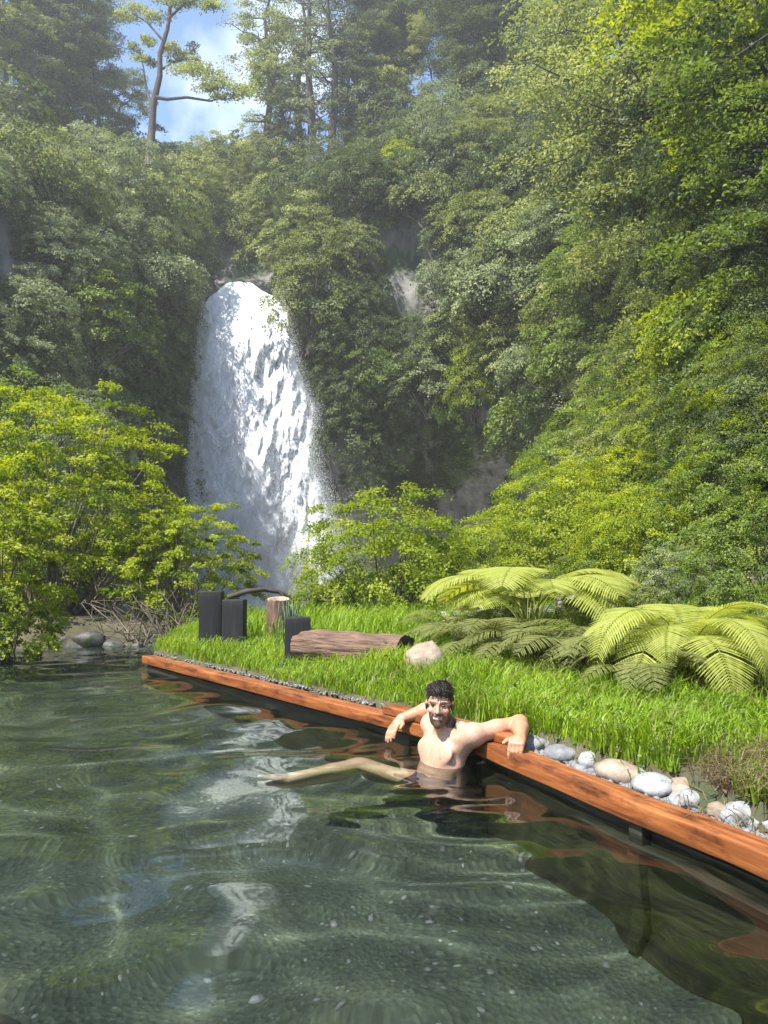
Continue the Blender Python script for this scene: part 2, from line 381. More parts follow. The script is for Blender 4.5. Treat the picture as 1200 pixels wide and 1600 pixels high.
# ------------------------------------------------------------------ the gorge wall
CPX = np.array([-700, -150, 60, 200, 280, 318, 415, 450, 560, 680, 800, 900, 980, 1080, 1200, 1800], float)
CPR = np.array([
 [(9, -.5), (10, 3), (12, 9), (14, 15), (20, 22), (34, 30)],
 [(20, -1.5), (21, 3), (23, 9), (26, 15), (31, 20), (46, 28)],
 [(30, -2), (30.5, 4), (31.5, 10), (34, 16), (38, 20.5), (54, 30)],
 [(41, -2), (41, 5), (41.5, 11), (43, 17), (46, 23.5), (60, 31)],
 [(46, -2), (46, 5), (46.2, 12), (46.8, 17.6), (51, 23), (66, 35)],
 [(47.6, -2), (47.6, 5), (47.6, 12), (47.8, 17.2), (54, 20), (66, 36)],
 [(47.6, -2), (47.6, 5), (47.6, 12), (47.8, 17.2), (54, 20), (66, 37)],
 [(46.8, -2), (46.6, 6), (46.4, 12), (46.8, 18), (49, 23), (62, 32)],
 [(46.5, -2), (46.2, 5), (45, 11), (45.5, 17), (48, 23.5), (60, 33)],
 [(50.5, -2), (50, 4.5), (44.4, 10), (44.8, 17), (47, 24), (58, 34)],
 [(49.5, -2), (49, 4.5), (41.5, 9), (42, 16), (45, 24), (56, 35)],
 [(44, -2), (43.5, 4), (38, 9), (39, 16), (43, 24), (55, 36)],
 [(22, -1), (27, 5), (31, 10), (34, 16), (39, 24), (52, 36)],
 [(15, .5), (18, 4), (22, 9), (26, 15), (32, 23), (46, 35)],
 [(10.5, 1.2), (13, 4), (16, 9), (19, 14), (25, 22), (40, 34)],
 [(7, 1), (8, 3), (10, 8), (12, 13), (17, 20), (32, 33)]], float)
def cliff_pt(px, t, disp=True):
    px = np.asarray(px, float); t = np.asarray(t, float)
    k = np.clip(np.searchsorted(CPX, px) - 1, 0, len(CPX) - 2); a = np.clip((px - CPX[k]) / (CPX[k + 1] - CPX[k]), 0, 1)
    a = a * a * (3 - 2 * a)
    q = np.clip(t, 0, .9999) * 5; j = q.astype(int); b = q - j
    def pr(K): return CPR[K, j] * (1 - b)[..., None] + CPR[K, j + 1] * b[..., None]
    p = pr(k) * (1 - a)[..., None] + pr(k + 1) * a[..., None]
    D, z = p[..., 0], p[..., 1]
    P = np.stack([(px - 600) / 1200 * D, D, z], -1)
    if disp:
        amp = np.where((px > 300) & (px < 430), .25, 1.0)
        n1 = fbm(P * np.array([.22, .22, .16]), 41, 4); n2 = fbm(P * np.array([1.1, 1.1, .35]), 47, 3)
        P = P + np.stack([.3 * n2 * amp, (-1.7 * n1 - .5 * n2) * amp * np.minimum(1, D / 30), .7 * n1 * amp], -1)
    return P
cp = np.linspace(-700, 1800, 420); ct = np.linspace(0, 1, 150)
cx_, ct_ = np.meshgrid(cp, ct, indexing='ij')
CG = cliff_pt(cx_, ct_)
tag(link('cliff', mesh_np('cliff', CG.reshape(-1, 3), grid_faces(len(cp), len(ct))[:, ::-1], M['cliff'], smooth=True)), kind='structure')
CGx, CGy = proj(CG)
CN = unit(np.cross(np.gradient(CG, axis=1), np.gradient(CG, axis=0)))
if CN[200, 40, 1] > 0: CN = -CN
def cliff_at(px, py):
    """first wall point seen at this pixel, with its normal"""
    i = int(np.clip(np.searchsorted(cp, px), 0, len(cp) - 1))
    col = CGy[i]; hit = np.where(col <= py)[0]
    j = hit[0] if len(hit) else len(col) - 1
    return CG[i, j], CN[i, j]

# ------------------------------------------------------------------ plants: leaf clouds
def disc_leaves(g, c, nrm, R, n, thick, ls, tilt=.45, v0=.5, droop=.25):
    nrm = unit(nrm); ref = np.array([.3, .9, .2]); a = unit(np.cross(nrm, ref)); b = np.cross(nrm, a)
    r = R * np.sqrt(g.random(n)); th = g.random(n) * 6.283
    # lobed outline
    r = r * (.72 + .28 * np.sin(th * 3 + g.random() * 6) * g.random() + .12 * np.sin(th * 7))
    p = c + (np.cos(th) * r)[:, None] * a + (np.sin(th) * r)[:, None] * b + (g.normal(0, thick, n))[:, None] * nrm
    p[:, 2] -= droop * R * (r / R) ** 2
    N = unit(nrm + g.normal(0, tilt, (n, 3)))
    T = unit(np.cos(th)[:, None] * a + np.sin(th)[:, None] * b + g.normal(0, .6, (n, 3)))
    v = np.clip(v0 + g.normal(0, .13, n), 0, 1)
    return p, N, T, ls * g.uniform(.65, 1.3, n), v
def cat(L): return [np.concatenate([q[i] for q in L]) for i in range(5)]
def crown_mesh(name, L, m, wr=.6):
    C, N, T, S, v = L
    V, F = leafquads(C, T, N, S, S * wr)
    return mesh_np(name, V, F, m, attr={'v': np.repeat(v, 4)})

def shrub_cloud(seed, R=(1, 1, 1), n_spray=90, n_leaf=60, leaf=.06, spray=.30, flat=.5, gap=.15, low=-.15, inner=.25, hang=0.0, tilt=.36):
    """dome of leafy sprays with an uneven outline; base at z=0, unit radii scaled by R"""
    g = np.random.default_rng(seed); R = np.array(R, float); out = []; tips = []
    for i in range(n_spray):
        u = low + (1 - low) * ((i + .5) / n_spray); ph = i * 2.39996 + g.normal(0, .25)
        w = math.sqrt(max(0, 1 - u * u)); d = np.array([w * math.cos(ph), w * math.sin(ph), u])
        lump = 1 + .30 * float(fbm((d * 1.7 + seed)[None], seed, 2)[0]) + .16 * float(vnoise((d * 4.5 + seed)[None], seed + 3)[0])
        if g.random() < gap: continue
        rad = lump * (g.uniform(.80, 1.04) if g.random() > inner else g.uniform(.4, .75))
        c = d * rad * R + np.array([0, 0, R[2] * .52]); c[2] = max(c[2], .04 * R[2])
        nr = unit(d * (1 - flat) + np.array([0, 0, flat + hang]))
        s = spray * g.uniform(.65, 1.35) * R.mean()
        out.append(disc_leaves(g, c, nr, s, int(n_leaf * g.uniform(.6, 1.4)), s * .13, leaf, tilt, .5 + g.normal(0, .21), .22)); tips.append(c)
    return cat(out), tips
def stems(g, tips, base_r, n_main, z_fork=.25):
    """woody frame from the root to the sprays"""
    paths = []; root = np.array([0, 0, -.3])
    idx = g.permutation(len(tips))
    for k in range(min(n_main, len(tips))):
        e = np.array(tips[idx[k]]); b = root + np.array([g.normal(0, base_r * 2.5), g.normal(0, base_r * 2.5), 0])
        m = b * (1 - z_fork) + e * z_fork; m[2] += .28 * np.linalg.norm(e - b) * .6
        t = np.linspace(0, 1, 7)[:, None]; p = (1 - t) ** 2 * b + 2 * t * (1 - t) * m + t * t * e
        p[1:-1] += g.normal(0, .02 * np.linalg.norm(e - b), (5, 3))
        paths.append((p, np.linspace(base_r, base_r * .15, 7)))
    return tubes(paths, 5)

def tree_cloud(seed, Ht, r0, start=.35, crad=3.0, nb=34, sub=4, nl=55, leaf=.16, spray=.95, lean=(0, 0), taper=.75, up=.25, wig=.02):
    """trunk, limbs and layered flat sprays; root at the origin"""
    g = np.random.default_rng(seed); out = []; paths = []
    h = np.linspace(0, 1, 14); wob = np.cumsum(g.normal(0, wig, (14, 2)), 0) * Ht
    tr = np.stack([lean[0] * h ** 1.3 * Ht + wob[:, 0] * h, lean[1] * h * Ht + wob[:, 1] * h, h * Ht - .6], 1)
    paths.append((tr, r0 * (1 - .86 * h) * (1 + .5 * np.exp(-h * 14))))
    for i in range(nb):
        f = start + (1 - start) * (i + .5) / nb; f = min(.99, f + g.normal(0, .012))
        b = np.array([np.interp(f, h, tr[:, q]) for q in range(3)]); az = i * 2.4 + g.normal(0, .5)
        prof = (math.sin(math.pi * min(1, (1 - f) / (1 - start) * .78 + .16)) ** taper)
        L = crad * prof * g.uniform(.55, 1.2); d = np.array([math.cos(az), math.sin(az), up + g.normal(0, .12)])
        t = np.linspace(0, 1, 6)[:, None]; p = b + d * L * t; p[:, 2:] += -.10 * L * t ** 2; p[1:] += g.normal(0, .035 * L, (5, 3))
        rb = r0 * .32 * (1 - .6 * f); paths.append((p, np.linspace(rb, rb * .2, 6)))
        for s in range(sub):
            q = g.uniform(.42, 1.05); c = b + d * L * q + np.array([0, 0, -.10 * L * q * q]); side = g.normal(0, .30 * L)
            c = c + np.array([-math.sin(az), math.cos(az), 0]) * side + np.array([0, 0, g.normal(.05, .12) * spray])
            if s < 2: paths.append((np.stack([p[3], (p[3] + c) / 2 + [0, 0, .05], c]), np.array([rb * .4, rb * .25, rb * .12])))
            out.append(disc_leaves(g, c, np.array([d[0] * .22, d[1] * .22, 1]), spray * g.uniform(.6, 1.25), int(nl * g.uniform(.6, 1.4)), spray * .08, leaf, .38, .5 + g.normal(0, .15), .16))
    V, F = tubes(paths, 6)
    return cat(out), (V, F)

def place(cloud, loc, sc, rz, tilt=None):
    C, N, T, S, v = cloud; c, s = math.cos(rz), math.sin(rz); Rm = np.array([[c, -s, 0], [s, c, 0], [0, 0, 1]])
    if tilt is not None: Rm = tilt @ Rm
    sc3 = np.broadcast_to(np.asarray(sc, float), (3,))
    return [(C * sc3) @ Rm.T + loc, N @ Rm.T, T @ Rm.T, S * sc3.mean(), v]

# --- the growth that covers the walls as one mass (nobody could count it)
mound_col = bpy.data.collections.new('growth_sprigs')
for i in range(5):
    cl = shrub_cloud(100 + i, (1, 1, .9), 30, 85, .068, .30, .30 + .08 * i, .16, -.35, .12, .05 * i, .28)[0]
    mound_col.objects.link(bpy.data.objects.new('growth_sprig', crown_mesh('growth_sprig', cl, M['leaf_olive'])))
fine_col = bpy.data.collections.new('fine_sprigs')
for i in range(4):
    cl = shrub_cloud(130 + i, (1, 1, .9), 36, 170, .038, .28, .35 + .08 * i, .16, -.35, .12, .05 * i, .30)[0]
    fine_col.objects.link(bpy.data.objects.new('fine_sprig', crown_mesh('fine_sprig', cl, M['leaf_olive'])))
def scatter_nodes(name, mtl, col=None):
    ng = bpy.data.node_groups.new(name, 'GeometryNodeTree')
    ng.interface.new_socket('Geometry', in_out='INPUT', socket_type='NodeSocketGeometry'); ng.interface.new_socket('Geometry', in_out='OUTPUT', socket_type='NodeSocketGeometry')
    N_ = ng.nodes.new; gi, go = N_('NodeGroupInput'), N_('NodeGroupOutput')
    ci = N_('GeometryNodeCollectionInfo'); ci.inputs['Collection'].default_value = col or mound_col; ci.inputs['Separate Children'].default_value = True; ci.inputs['Reset Children'].default_value = True
    io = N_('GeometryNodeInstanceOnPoints'); io.inputs['Pick Instance'].default_value = True
    def na(n, t): q = N_('GeometryNodeInputNamedAttribute'); q.data_type = t; q.inputs['Name'].default_value = n; return q.outputs['Attribute']
    e2r = N_('FunctionNodeEulerToRotation'); sm = N_('GeometryNodeSetMaterial'); sm.inputs['Material'].default_value = mtl
    L_ = ng.links.new; L_(na('rot', 'FLOAT_VECTOR'), e2r.inputs[0]); L_(e2r.outputs[0], io.inputs['Rotation']); L_(na('scl', 'FLOAT_VECTOR'), io.inputs['Scale']); L_(na('pick', 'INT'), io.inputs['Instance Index'])
    L_(gi.outputs[0], io.inputs['Points']); L_(ci.outputs[0], io.inputs['Instance']); L_(io.outputs[0], sm.inputs['Geometry']); L_(sm.outputs[0], go.inputs[0])
    return ng
def wall_growth(name, label, mtl, boxes, n, seed, smin, smax, keep=lambda px, py: True):
    g = np.random.default_rng(seed); P, R, S = [], [], []
    area = np.array([(b[2] - b[0]) * (b[3] - b[1]) for b in boxes], float); area /= area.sum(); k = 0
    while len(P) < n and k < n * 4:
        k += 1; b = boxes[g.choice(len(boxes), p=area)]
        px, py = g.uniform(b[0], b[2]), g.uniform(b[1], b[3])
        if not keep(px, py): continue
        p, nr = cliff_at(px, py); s = g.uniform(smin, smax) * (.5 + .5 * min(1, p[1] / 40)) * (1.35 if g.random() < .2 else 1)
        dens = float(vnoise((p * .35)[None], 77)[0])
        if dens < -.4 and g.random() < .7: continue
        up = unit(nr * .55 + np.array([0, 0, 1.0])); x = unit(np.cross(up, [.2, 1, .1])); y = np.cross(up, x)
        m3 = Matrix(np.stack([x, y, up], 1).tolist()) @ Matrix.Rotation(g.uniform(0, 6.28), 3, 'Z')
        P.append(p + nr * .25 * s * g.random()); R.append(tuple(m3.to_euler())); S.append((s, s, s * g.uniform(.65, 1.1)))
    me = bpy.data.meshes.new(name); me.vertices.add(len(P)); me.vertices.foreach_set('co', np.array(P, np.float32).ravel())
    for nm, d in (('rot', R), ('scl', S)): me.attributes.new(nm, 'FLOAT_VECTOR', 'POINT').data.foreach_set('vector', np.array(d, np.float32).ravel())
    me.attributes.new('pick', 'INT', 'POINT').data.foreach_set('value', g.integers(0, 4, len(P)).astype(np.int32)); me.update()
    o = link(name, me); mo = o.modifiers.new('growth', 'NODES'); mo.node_group = scatter_nodes(name, mtl, fine_col if 'slope' in name else mound_col)
    tag(o, label, 'foliage', kind='stuff'); return o
FE0 = np.array([(405, 330, 400), (432, 325, 405), (470, 308, 445), (560, 300, 464), (630, 296, 494), (730, 293, 494), (820, 298, 522), (960, 298, 530)], float)
rockhole = lambda px, py: not ((585 < px < 700 and 365 < py < 515) or (px < 36 and 345 < py < 480) or (py > 405 and np.interp(py, FE0[:, 0], FE0[:, 1]) - 30 < px < np.interp(py, FE0[:, 0], FE0[:, 2]) + 26))
wall_growth('shaded_wall_growth', 'grey green growth over the shaded gorge wall left of the waterfall', M['leaf_grey'],
            [(-60, 230, 300, 720)], 460, 1, .7, 1.6, rockhole)
wall_growth('fern_wall_growth', 'dark green creepers and ferns hanging beside the foot of the waterfall', M['leaf_deep'],
            [(150, 420, 300, 800), (480, 520, 720, 800), (430, 480, 560, 700)], 230, 2, .8, 1.6, rockhole)
wall_growth('sunny_wall_growth', 'undergrowth covering the sunlit gorge wall, coloured dark for the shade between shrubs', M['leaf_deep'],
            [(440, 250, 760, 560), (690, 240, 1000, 700)], 420, 3, .6, 1.2, rockhole)  # dark leaf colour stands in for the shaded gaps between the lighter shrubs
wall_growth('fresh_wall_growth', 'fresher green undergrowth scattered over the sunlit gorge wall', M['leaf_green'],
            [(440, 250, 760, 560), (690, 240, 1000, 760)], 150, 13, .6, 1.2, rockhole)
wall_growth('slope_growth', 'undergrowth covering the slope on the right, coloured deep green for shade between bushes', M['leaf_deep'],
            [(930, 330, 1300, 860)], 420, 4, .8, 1.5)  # deeper green puts the shade between the bushes into the leaf colour
wall_growth('lime_slope_growth', 'yellow green undergrowth lower on the right slope', M['leaf_lime'],
            [(930, 540, 1300, 880)], 200, 14, .6, 1.3)
wall_growth('valley_growth', 'green thicket in the notch above the waterfall', M['leaf_olive'],
            [(215, 225, 470, 430)], 130, 5, 1.3, 2.4, rockhole)
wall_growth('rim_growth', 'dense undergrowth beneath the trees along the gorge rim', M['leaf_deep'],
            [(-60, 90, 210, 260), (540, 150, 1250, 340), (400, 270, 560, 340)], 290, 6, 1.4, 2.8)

# ------------------------------------------------------------------ waterfall
FE = np.array([(432, 332, 404), (445, 318, 428), (470, 309, 446), (520, 304, 456), (560, 301, 462), (600, 298, 474), (630, 297, 492), (680, 295, 491), (730, 294, 492), (770, 296, 506), (820, 300, 520), (870, 305, 522), (960, 300, 528)], float)
nu, nv = 150, 400
u, v = np.meshgrid(np.linspace(0, 1, nu), np.linspace(0, 1, nv), indexing='ij')
py = 432 + 530 * v
lx, rx = np.interp(py, FE[:, 0], FE[:, 1]), np.interp(py, FE[:, 0], FE[:, 2])
yy = 47.4 - .4 - 2.6 * np.sqrt(v) - 1.1 * (1 - (2 * u - 1) ** 2) * sstep(0, .2, v)
px = lx + (rx - lx) * u
FV = np.stack([(px - 600) / 1200 * yy, yy, EYE + (880 - py) / 1200 * yy], -1)
q = FV * np.array([.9, .3, .28]); n1 = fbm(q, 61, 4); n2 = fbm(FV * np.array([3.2, 1, 1.1]), 67, 4)
FV[..., 1] += (-.8 * n1 - .14 * n2) * sstep(0, .06, v)
FV[..., 0] += .15 * n2 * sstep(0, .1, v)
FV[..., 2] -= .75 * np.abs(2 * u - 1) ** 3.5 * (1 - v) ** 12
FV[..., 2] += .10 * fbm(FV * [2.5, 0, 0], 3, 3) * (1 - v) ** 30
edge = np.minimum(u, 1 - u) * 2; edge = np.clip(edge * 6.5, 0, 1) * .7 * np.clip(.55 + v * 6, 0, 1)
wf = empty('waterfall', (FV[nu // 2, -1, 0], 44.5, -2), 'tall white waterfall plunging over the gorge wall', 'waterfall')
off = np.array(wf.location)
link('water_sheet', mesh_np('water_sheet', FV.reshape(-1, 3) - off, grid_faces(nu, nv), M['fall'], attr={'edge': edge.ravel()}, smooth=True), wf)
g = np.random.default_rng(5); n = 120000
vv = g.beta(1.9, 1.0, n); sd = g.random(n)
uu = np.where(sd < .16, g.normal(.01, .022, n), np.where(sd < .38, .99 + g.normal(0, .03 + .03 * vv, n), g.random(n)))
ppy = 436 + 524 * vv; l_, r_ = np.interp(ppy, FE[:, 0], FE[:, 1]), np.interp(ppy, FE[:, 0], FE[:, 2])
ppx = l_ + (r_ - l_) * uu; Yd = 46.3 - 2.9 * np.sqrt(vv) + g.normal(0, .5, n) - 1.35 * np.clip(1 - (2 * uu - 1) ** 2, 0, 1) * np.clip(vv * 5, 0, 1)
DP = np.stack([(ppx - 600) / 1200 * Yd, Yd, EYE + (880 - ppy) / 1200 * Yd], -1) - off
V_, F_ = leafquads(DP, g.normal(0, 1, (n, 3)) * [.6, .6, 1.6], g.normal(0, 1, (n, 3)), g.uniform(.02, .08, n), g.uniform(.012, .035, n))
tag(link('spray', mesh_np('spray', V_, F_, M['droplet']), wf), 'fine white spray flung off the falling water', kind='stuff')

# foaming river below the fall
rx_, ry_ = np.meshgrid(np.linspace(-26, 12, 120), np.linspace(15.5, 47.5, 140), indexing='ij')
rz_ = -1.72 + .10 * fbm(np.stack([rx_ * .8, ry_ * .8, 0 * rx_], -1), 71, 4) + .9 * np.exp(-((rx_ + 7.2) ** 2 + (ry_ - 44) ** 2) / 14)
tag(link('river', mesh_np('river', np.stack([rx_, ry_, rz_], -1).reshape(-1, 3), grid_faces(120, 140), M['foam'], smooth=True)), kind='structure')

# ------------------------------------------------------------------ trees and shrubs that stand out
def plant(name, label, cat, proto, loc, sc=1.0, rz=0.0, crown_mat=None, group=None, tilt=(0, 0)):
    o = link(name, None, loc=loc, rot=(tilt[0], tilt[1], rz), sc=(sc, sc, sc) if np.isscalar(sc) else sc); tag(o, label, cat, group)
    c = link('crown', proto[0], o); link('trunk', proto[1], o)
    if crown_mat: c.material_slots[0].link = 'OBJECT'; c.material_slots[0].material = crown_mat
    return o
def proto_tree(seed, m=None, **kw):
    L, (V, F) = tree_cloud(seed, **kw)
    return crown_mesh('crown', L, m or M['leaf_olive']), mesh_np('trunk', V, F, M['bark'], smooth=True)
def proto_shrub(seed, m, R, ns, nl, leaf, spray, flat=.5, gap=.12, low=-.15, inner=.25, nst=14, br=.03, wr=.6, tw='dark_twig'):
    L, tips = shrub_cloud(seed, R, ns, nl, leaf, spray, flat, gap, low, inner)
    V, F = stems(np.random.default_rng(seed), tips, br, nst)
    return crown_mesh('crown', L, m, wr), mesh_np('trunk', V, F, M[tw], smooth=True)

tallA = proto_tree(201, Ht=20, r0=.36, start=.42, crad=3.8, nb=48, sub=6, nl=110, leaf=.17, spray=1.1, lean=(-.02, 0))
tallB = proto_tree(202, Ht=18, r0=.30, start=.48, crad=3.6, nb=42, sub=6, nl=110, leaf=.17, spray=1.1, lean=(.03, 0))
tallC = proto_tree(203, Ht=19, r0=.33, start=.15, crad=4.2, nb=66, sub=6, nl=110, leaf=.17, spray=1.15)
tallD = proto_tree(207, Ht=20, r0=.40, start=.26, crad=3.4, nb=30, sub=4, nl=70, leaf=.16, spray=.9, wig=.012)
thin = proto_tree(204, Ht=15, r0=.22, start=.40, crad=3.0, nb=34, sub=5, nl=90, leaf=.16, spray=.9, lean=(.05, 0), wig=.035)
layer = proto_tree(205, Ht=11, r0=.20, start=.10, crad=3.6, nb=54, sub=6, nl=95, leaf=.12, spray=.85, up=.12)
layerB = proto_tree(206, Ht=9, r0=.18, start=.08, crad=3.0, nb=46, sub=6, nl=95, leaf=.11, spray=.75, up=.15, lean=(-.10, 0))

def on_wall(px, py, back=0.0, down=.3):
    p, n = cliff_at(px, py); q = p.copy(); q[1] += back; q[0] += back * (px - 600) / 1200; q[2] -= down; return q
rim = [  # px, py of the foot, prototype, scale, material, label
 (22, 190, tallC, .8, 'leaf_grey', 'tall grey green tree at the far upper left corner of the rim'),
 (85, 175, tallA, .8, 'leaf_grey', 'tall leafy tree on the left rim, next right of the corner tree'),
 (138, 205, tallB, .72, 'leaf_olive', 'dark trunked tree leaning at the left of the sky gap'),
 (166, 190, thin, .75, 'leaf_grey', 'slim tree on the left rim just left of the open sky'),
 (408, 292, tallD, 1.0, 'leaf_olive', 'tall straight trunk, leftmost of the trunks right of the sky gap'),
 (436, 300, thin, 1.15, 'leaf_olive', 'slender tree, second trunk right of the sky gap'),
 (459, 292, tallD, 1.02, 'leaf_olive', 'tall dark trunk in the middle of the trunk group on the rim'),
 (481, 288, tallD, 1.05, 'leaf_grey', 'straight dark trunk, fourth right of the sky gap'),
 (512, 262, tallD, .95, 'leaf_grey', 'tall tree with grey green crown right of the trunk group'),
 (556, 240, tallC, .9, 'leaf_deep', 'dark dense tall tree on the rim above the sunlit cliff tree'),
 (604, 215, tallA, .85, 'leaf_grey', 'tall pale crowned tree just left of the small upper sky window'),
 (672, 165, thin, .62, 'leaf_olive', 'small twisted tree standing in the little upper sky window'),
 (742, 200, tallC, .92, 'leaf_deep', 'dark tall tree right of the little upper sky window'),
 (792, 190, tallA, .9, 'leaf_deep', 'dark tall tree at the top, second right of the sky window'),
 (846, 180, tallC, .95, 'leaf_grey', 'tall tree with layered pale sprays near the top right'),
 (905, 190, tallB, .95, 'leaf_grey', 'tall feathery tree at the top, left of the big right hand tree'),
 (55, 140, tallC, .85, 'leaf_olive', 'tree filling the upper left corner behind the corner tree'),
 (115, 150, tallC, .8, 'leaf_grey', 'bushy crowned tree behind the leaning left rim tree'),
 (-15, 230, tallA, .75, 'leaf_olive', 'tree cut by the left edge at the top'),
 (585, 160, tallC, .95, 'leaf_olive', 'olive crowned tree behind the pale crowned one'),
 (630, 150, tallB, .9, 'leaf_deep', 'dark tree left of the little sky window, behind the others'),
 (720, 120, tallA, .9, 'leaf_grey', 'tree at the top edge right of the little sky window'),
 (770, 130, tallC, .95, 'leaf_olive', 'olive tree along the top edge behind the dark pair'),
 (825, 110, tallA, 1.0, 'leaf_deep', 'dark tree at the top edge behind the pale layered one'),
 (880, 110, tallC, 1.0, 'leaf_olive', 'tree at the top edge left of the feathery one'),
 (950, 120, tallA, 1.0, 'leaf_grey', 'tree at the top edge right of the feathery one')]
for i, (px, py_, pr, sc, mt, lab) in enumerate(rim):
    plant('tall_tree', lab, 'tree', pr, on_wall(px, py_), sc, i * 1.3 if pr is not thin else i * .4, M[mt], 'tall trees along the gorge rim')

# the bent tree in the sky gap, built to its own shape
g = np.random.default_rng(88); D0 = 47.0
def ray(px, py, d=0.0): return at(px, py, D0 + d)
r0_ = ray(237, 245)
tp = [ray(*q) - r0_ for q in ((233, 260), (238, 195), (240, 160), (250, 118), (250, 84), (262, 44), (267, 5), (283, -50))]
paths = [(np.array(tp), np.array([.30, .23, .21, .18, .16, .13, .10, .06]))]; L = []
for pts, rr_ in (([(243, 152, 0), (262, 155, -.6), (292, 152, -1), (330, 158, -1.4), (352, 150, -1.6)], .13), ([(238, 170, 0), (229, 140, .5), (224, 105, .8), (216, 70, 1)], .09),
                ([(250, 110, 0), (275, 95, .4), (296, 92, .8)], .08), ([(256, 65, 0), (230, 35, .6), (205, 20, 1.)], .09), ([(262, 30, 0), (290, 5, -.5), (325, -5, -1)], .09), ([(270, -10, 0), (250, -40, .5), (235, -60, .8)], .06)):
    p = np.array([ray(*q) - r0_ for q in pts]); paths.append((p, np.linspace(rr_, rr_ * .3, len(p))))
spots = [(288, 112, -.5, 1.3), (312, 108, -1, 1.2), (335, 118, -1.3, 1.4), (356, 130, -1.5, 1.3), (376, 142, -1.6, 1.0), (352, 152, -1.2, 1.1), (322, 138, -.8, 1.0), (283, 84, .4, .9), (298, 98, .6, .8), (276, 72, .2, .7),
         (262, 10, 0, 1.2), (244, 22, .4, 1.0), (214, 14, .8, 1.2), (196, 26, 1, .9), (285, 2, -.4, 1.1), (310, -4, -.8, 1.1), (330, 6, -1, .8), (228, 66, .8, .6), (222, 94, .8, .7), (236, -20, .4, 1.3), (275, -30, 0, 1.3)]
for (px, py_, d, R_) in spots:
    for k in range(4):
        c = ray(px + g.normal(0, 9), py_ + g.normal(0, 5), d + g.normal(0, .4)) - r0_
        L.append(disc_leaves(g, c, np.array([0, -.25, 1]), R_ * g.uniform(.7, 1.1), 170, .09, .15, .4, .5 + g.normal(0, .12), .12))
V_, F_ = tubes(paths, 7)
o = empty('bent_tree', r0_, 'bent tree with a long branch reaching right across the blue sky gap', 'tree')
link('crown', crown_mesh('crown', cat(L), M['leaf_olive']), o); link('trunk', mesh_np('trunk', V_, F_, M['bark'], smooth=True), o)

# small trees in the notch above the fall
for px, py_, sc, lab in ((296, 330, .55, 'small bare limbed tree at the left of the notch above the waterfall'), (345, 345, .6, 'small olive tree in the notch straight above the waterfall'), (392, 330, .62, 'leafy tree at the right of the notch above the waterfall'), (322, 290, .5, 'farthest small tree seen under the sky gap')):
    plant('small_tree', lab, 'tree', layerB if px != 296 else layer, on_wall(px, py_), sc, px, M['leaf_olive'], 'small trees above the waterfall')

# big layered trees on the right
for px, py_, pr, sc, mt, rz, lab in (
  (1075, 470, layer, 1.15, 'leaf_olive', .3, 'large layered tree filling the upper right, its sprays drooping leftward'),
  (985, 330, layer, 1.0, 'leaf_grey', 1.5, 'pale layered tree left of the large upper right tree'),
  (1180, 330, layerB, 1.1, 'leaf_lime', 2.2, 'bright lime leaved tree at the upper right edge'),
  (1195, 520, layer, .75, 'leaf_green', 4.0, 'green tree with dark trunk at the right edge, midway up'),
  (1030, 560, layerB, .62, 'leaf_olive', .9, 'small flat topped olive tree midway up the right slope'),
  (870, 330, layerB, .8, 'leaf_grey', 2.8, 'flat sprayed pale tree above the middle of the sunlit cliff'),
  (760, 300, layerB, .72, 'leaf_olive', 5.0, 'layered olive tree above the grey cliff face'),
  (1105, 200, tallC, .7, 'leaf_grey', .6, 'tall feathery tree rising at the top right behind the layered tree')):
    plant('layered_tree', lab, 'tree', pr, on_wall(px, py_), sc, rz, M[mt], 'layered trees on the right slope')

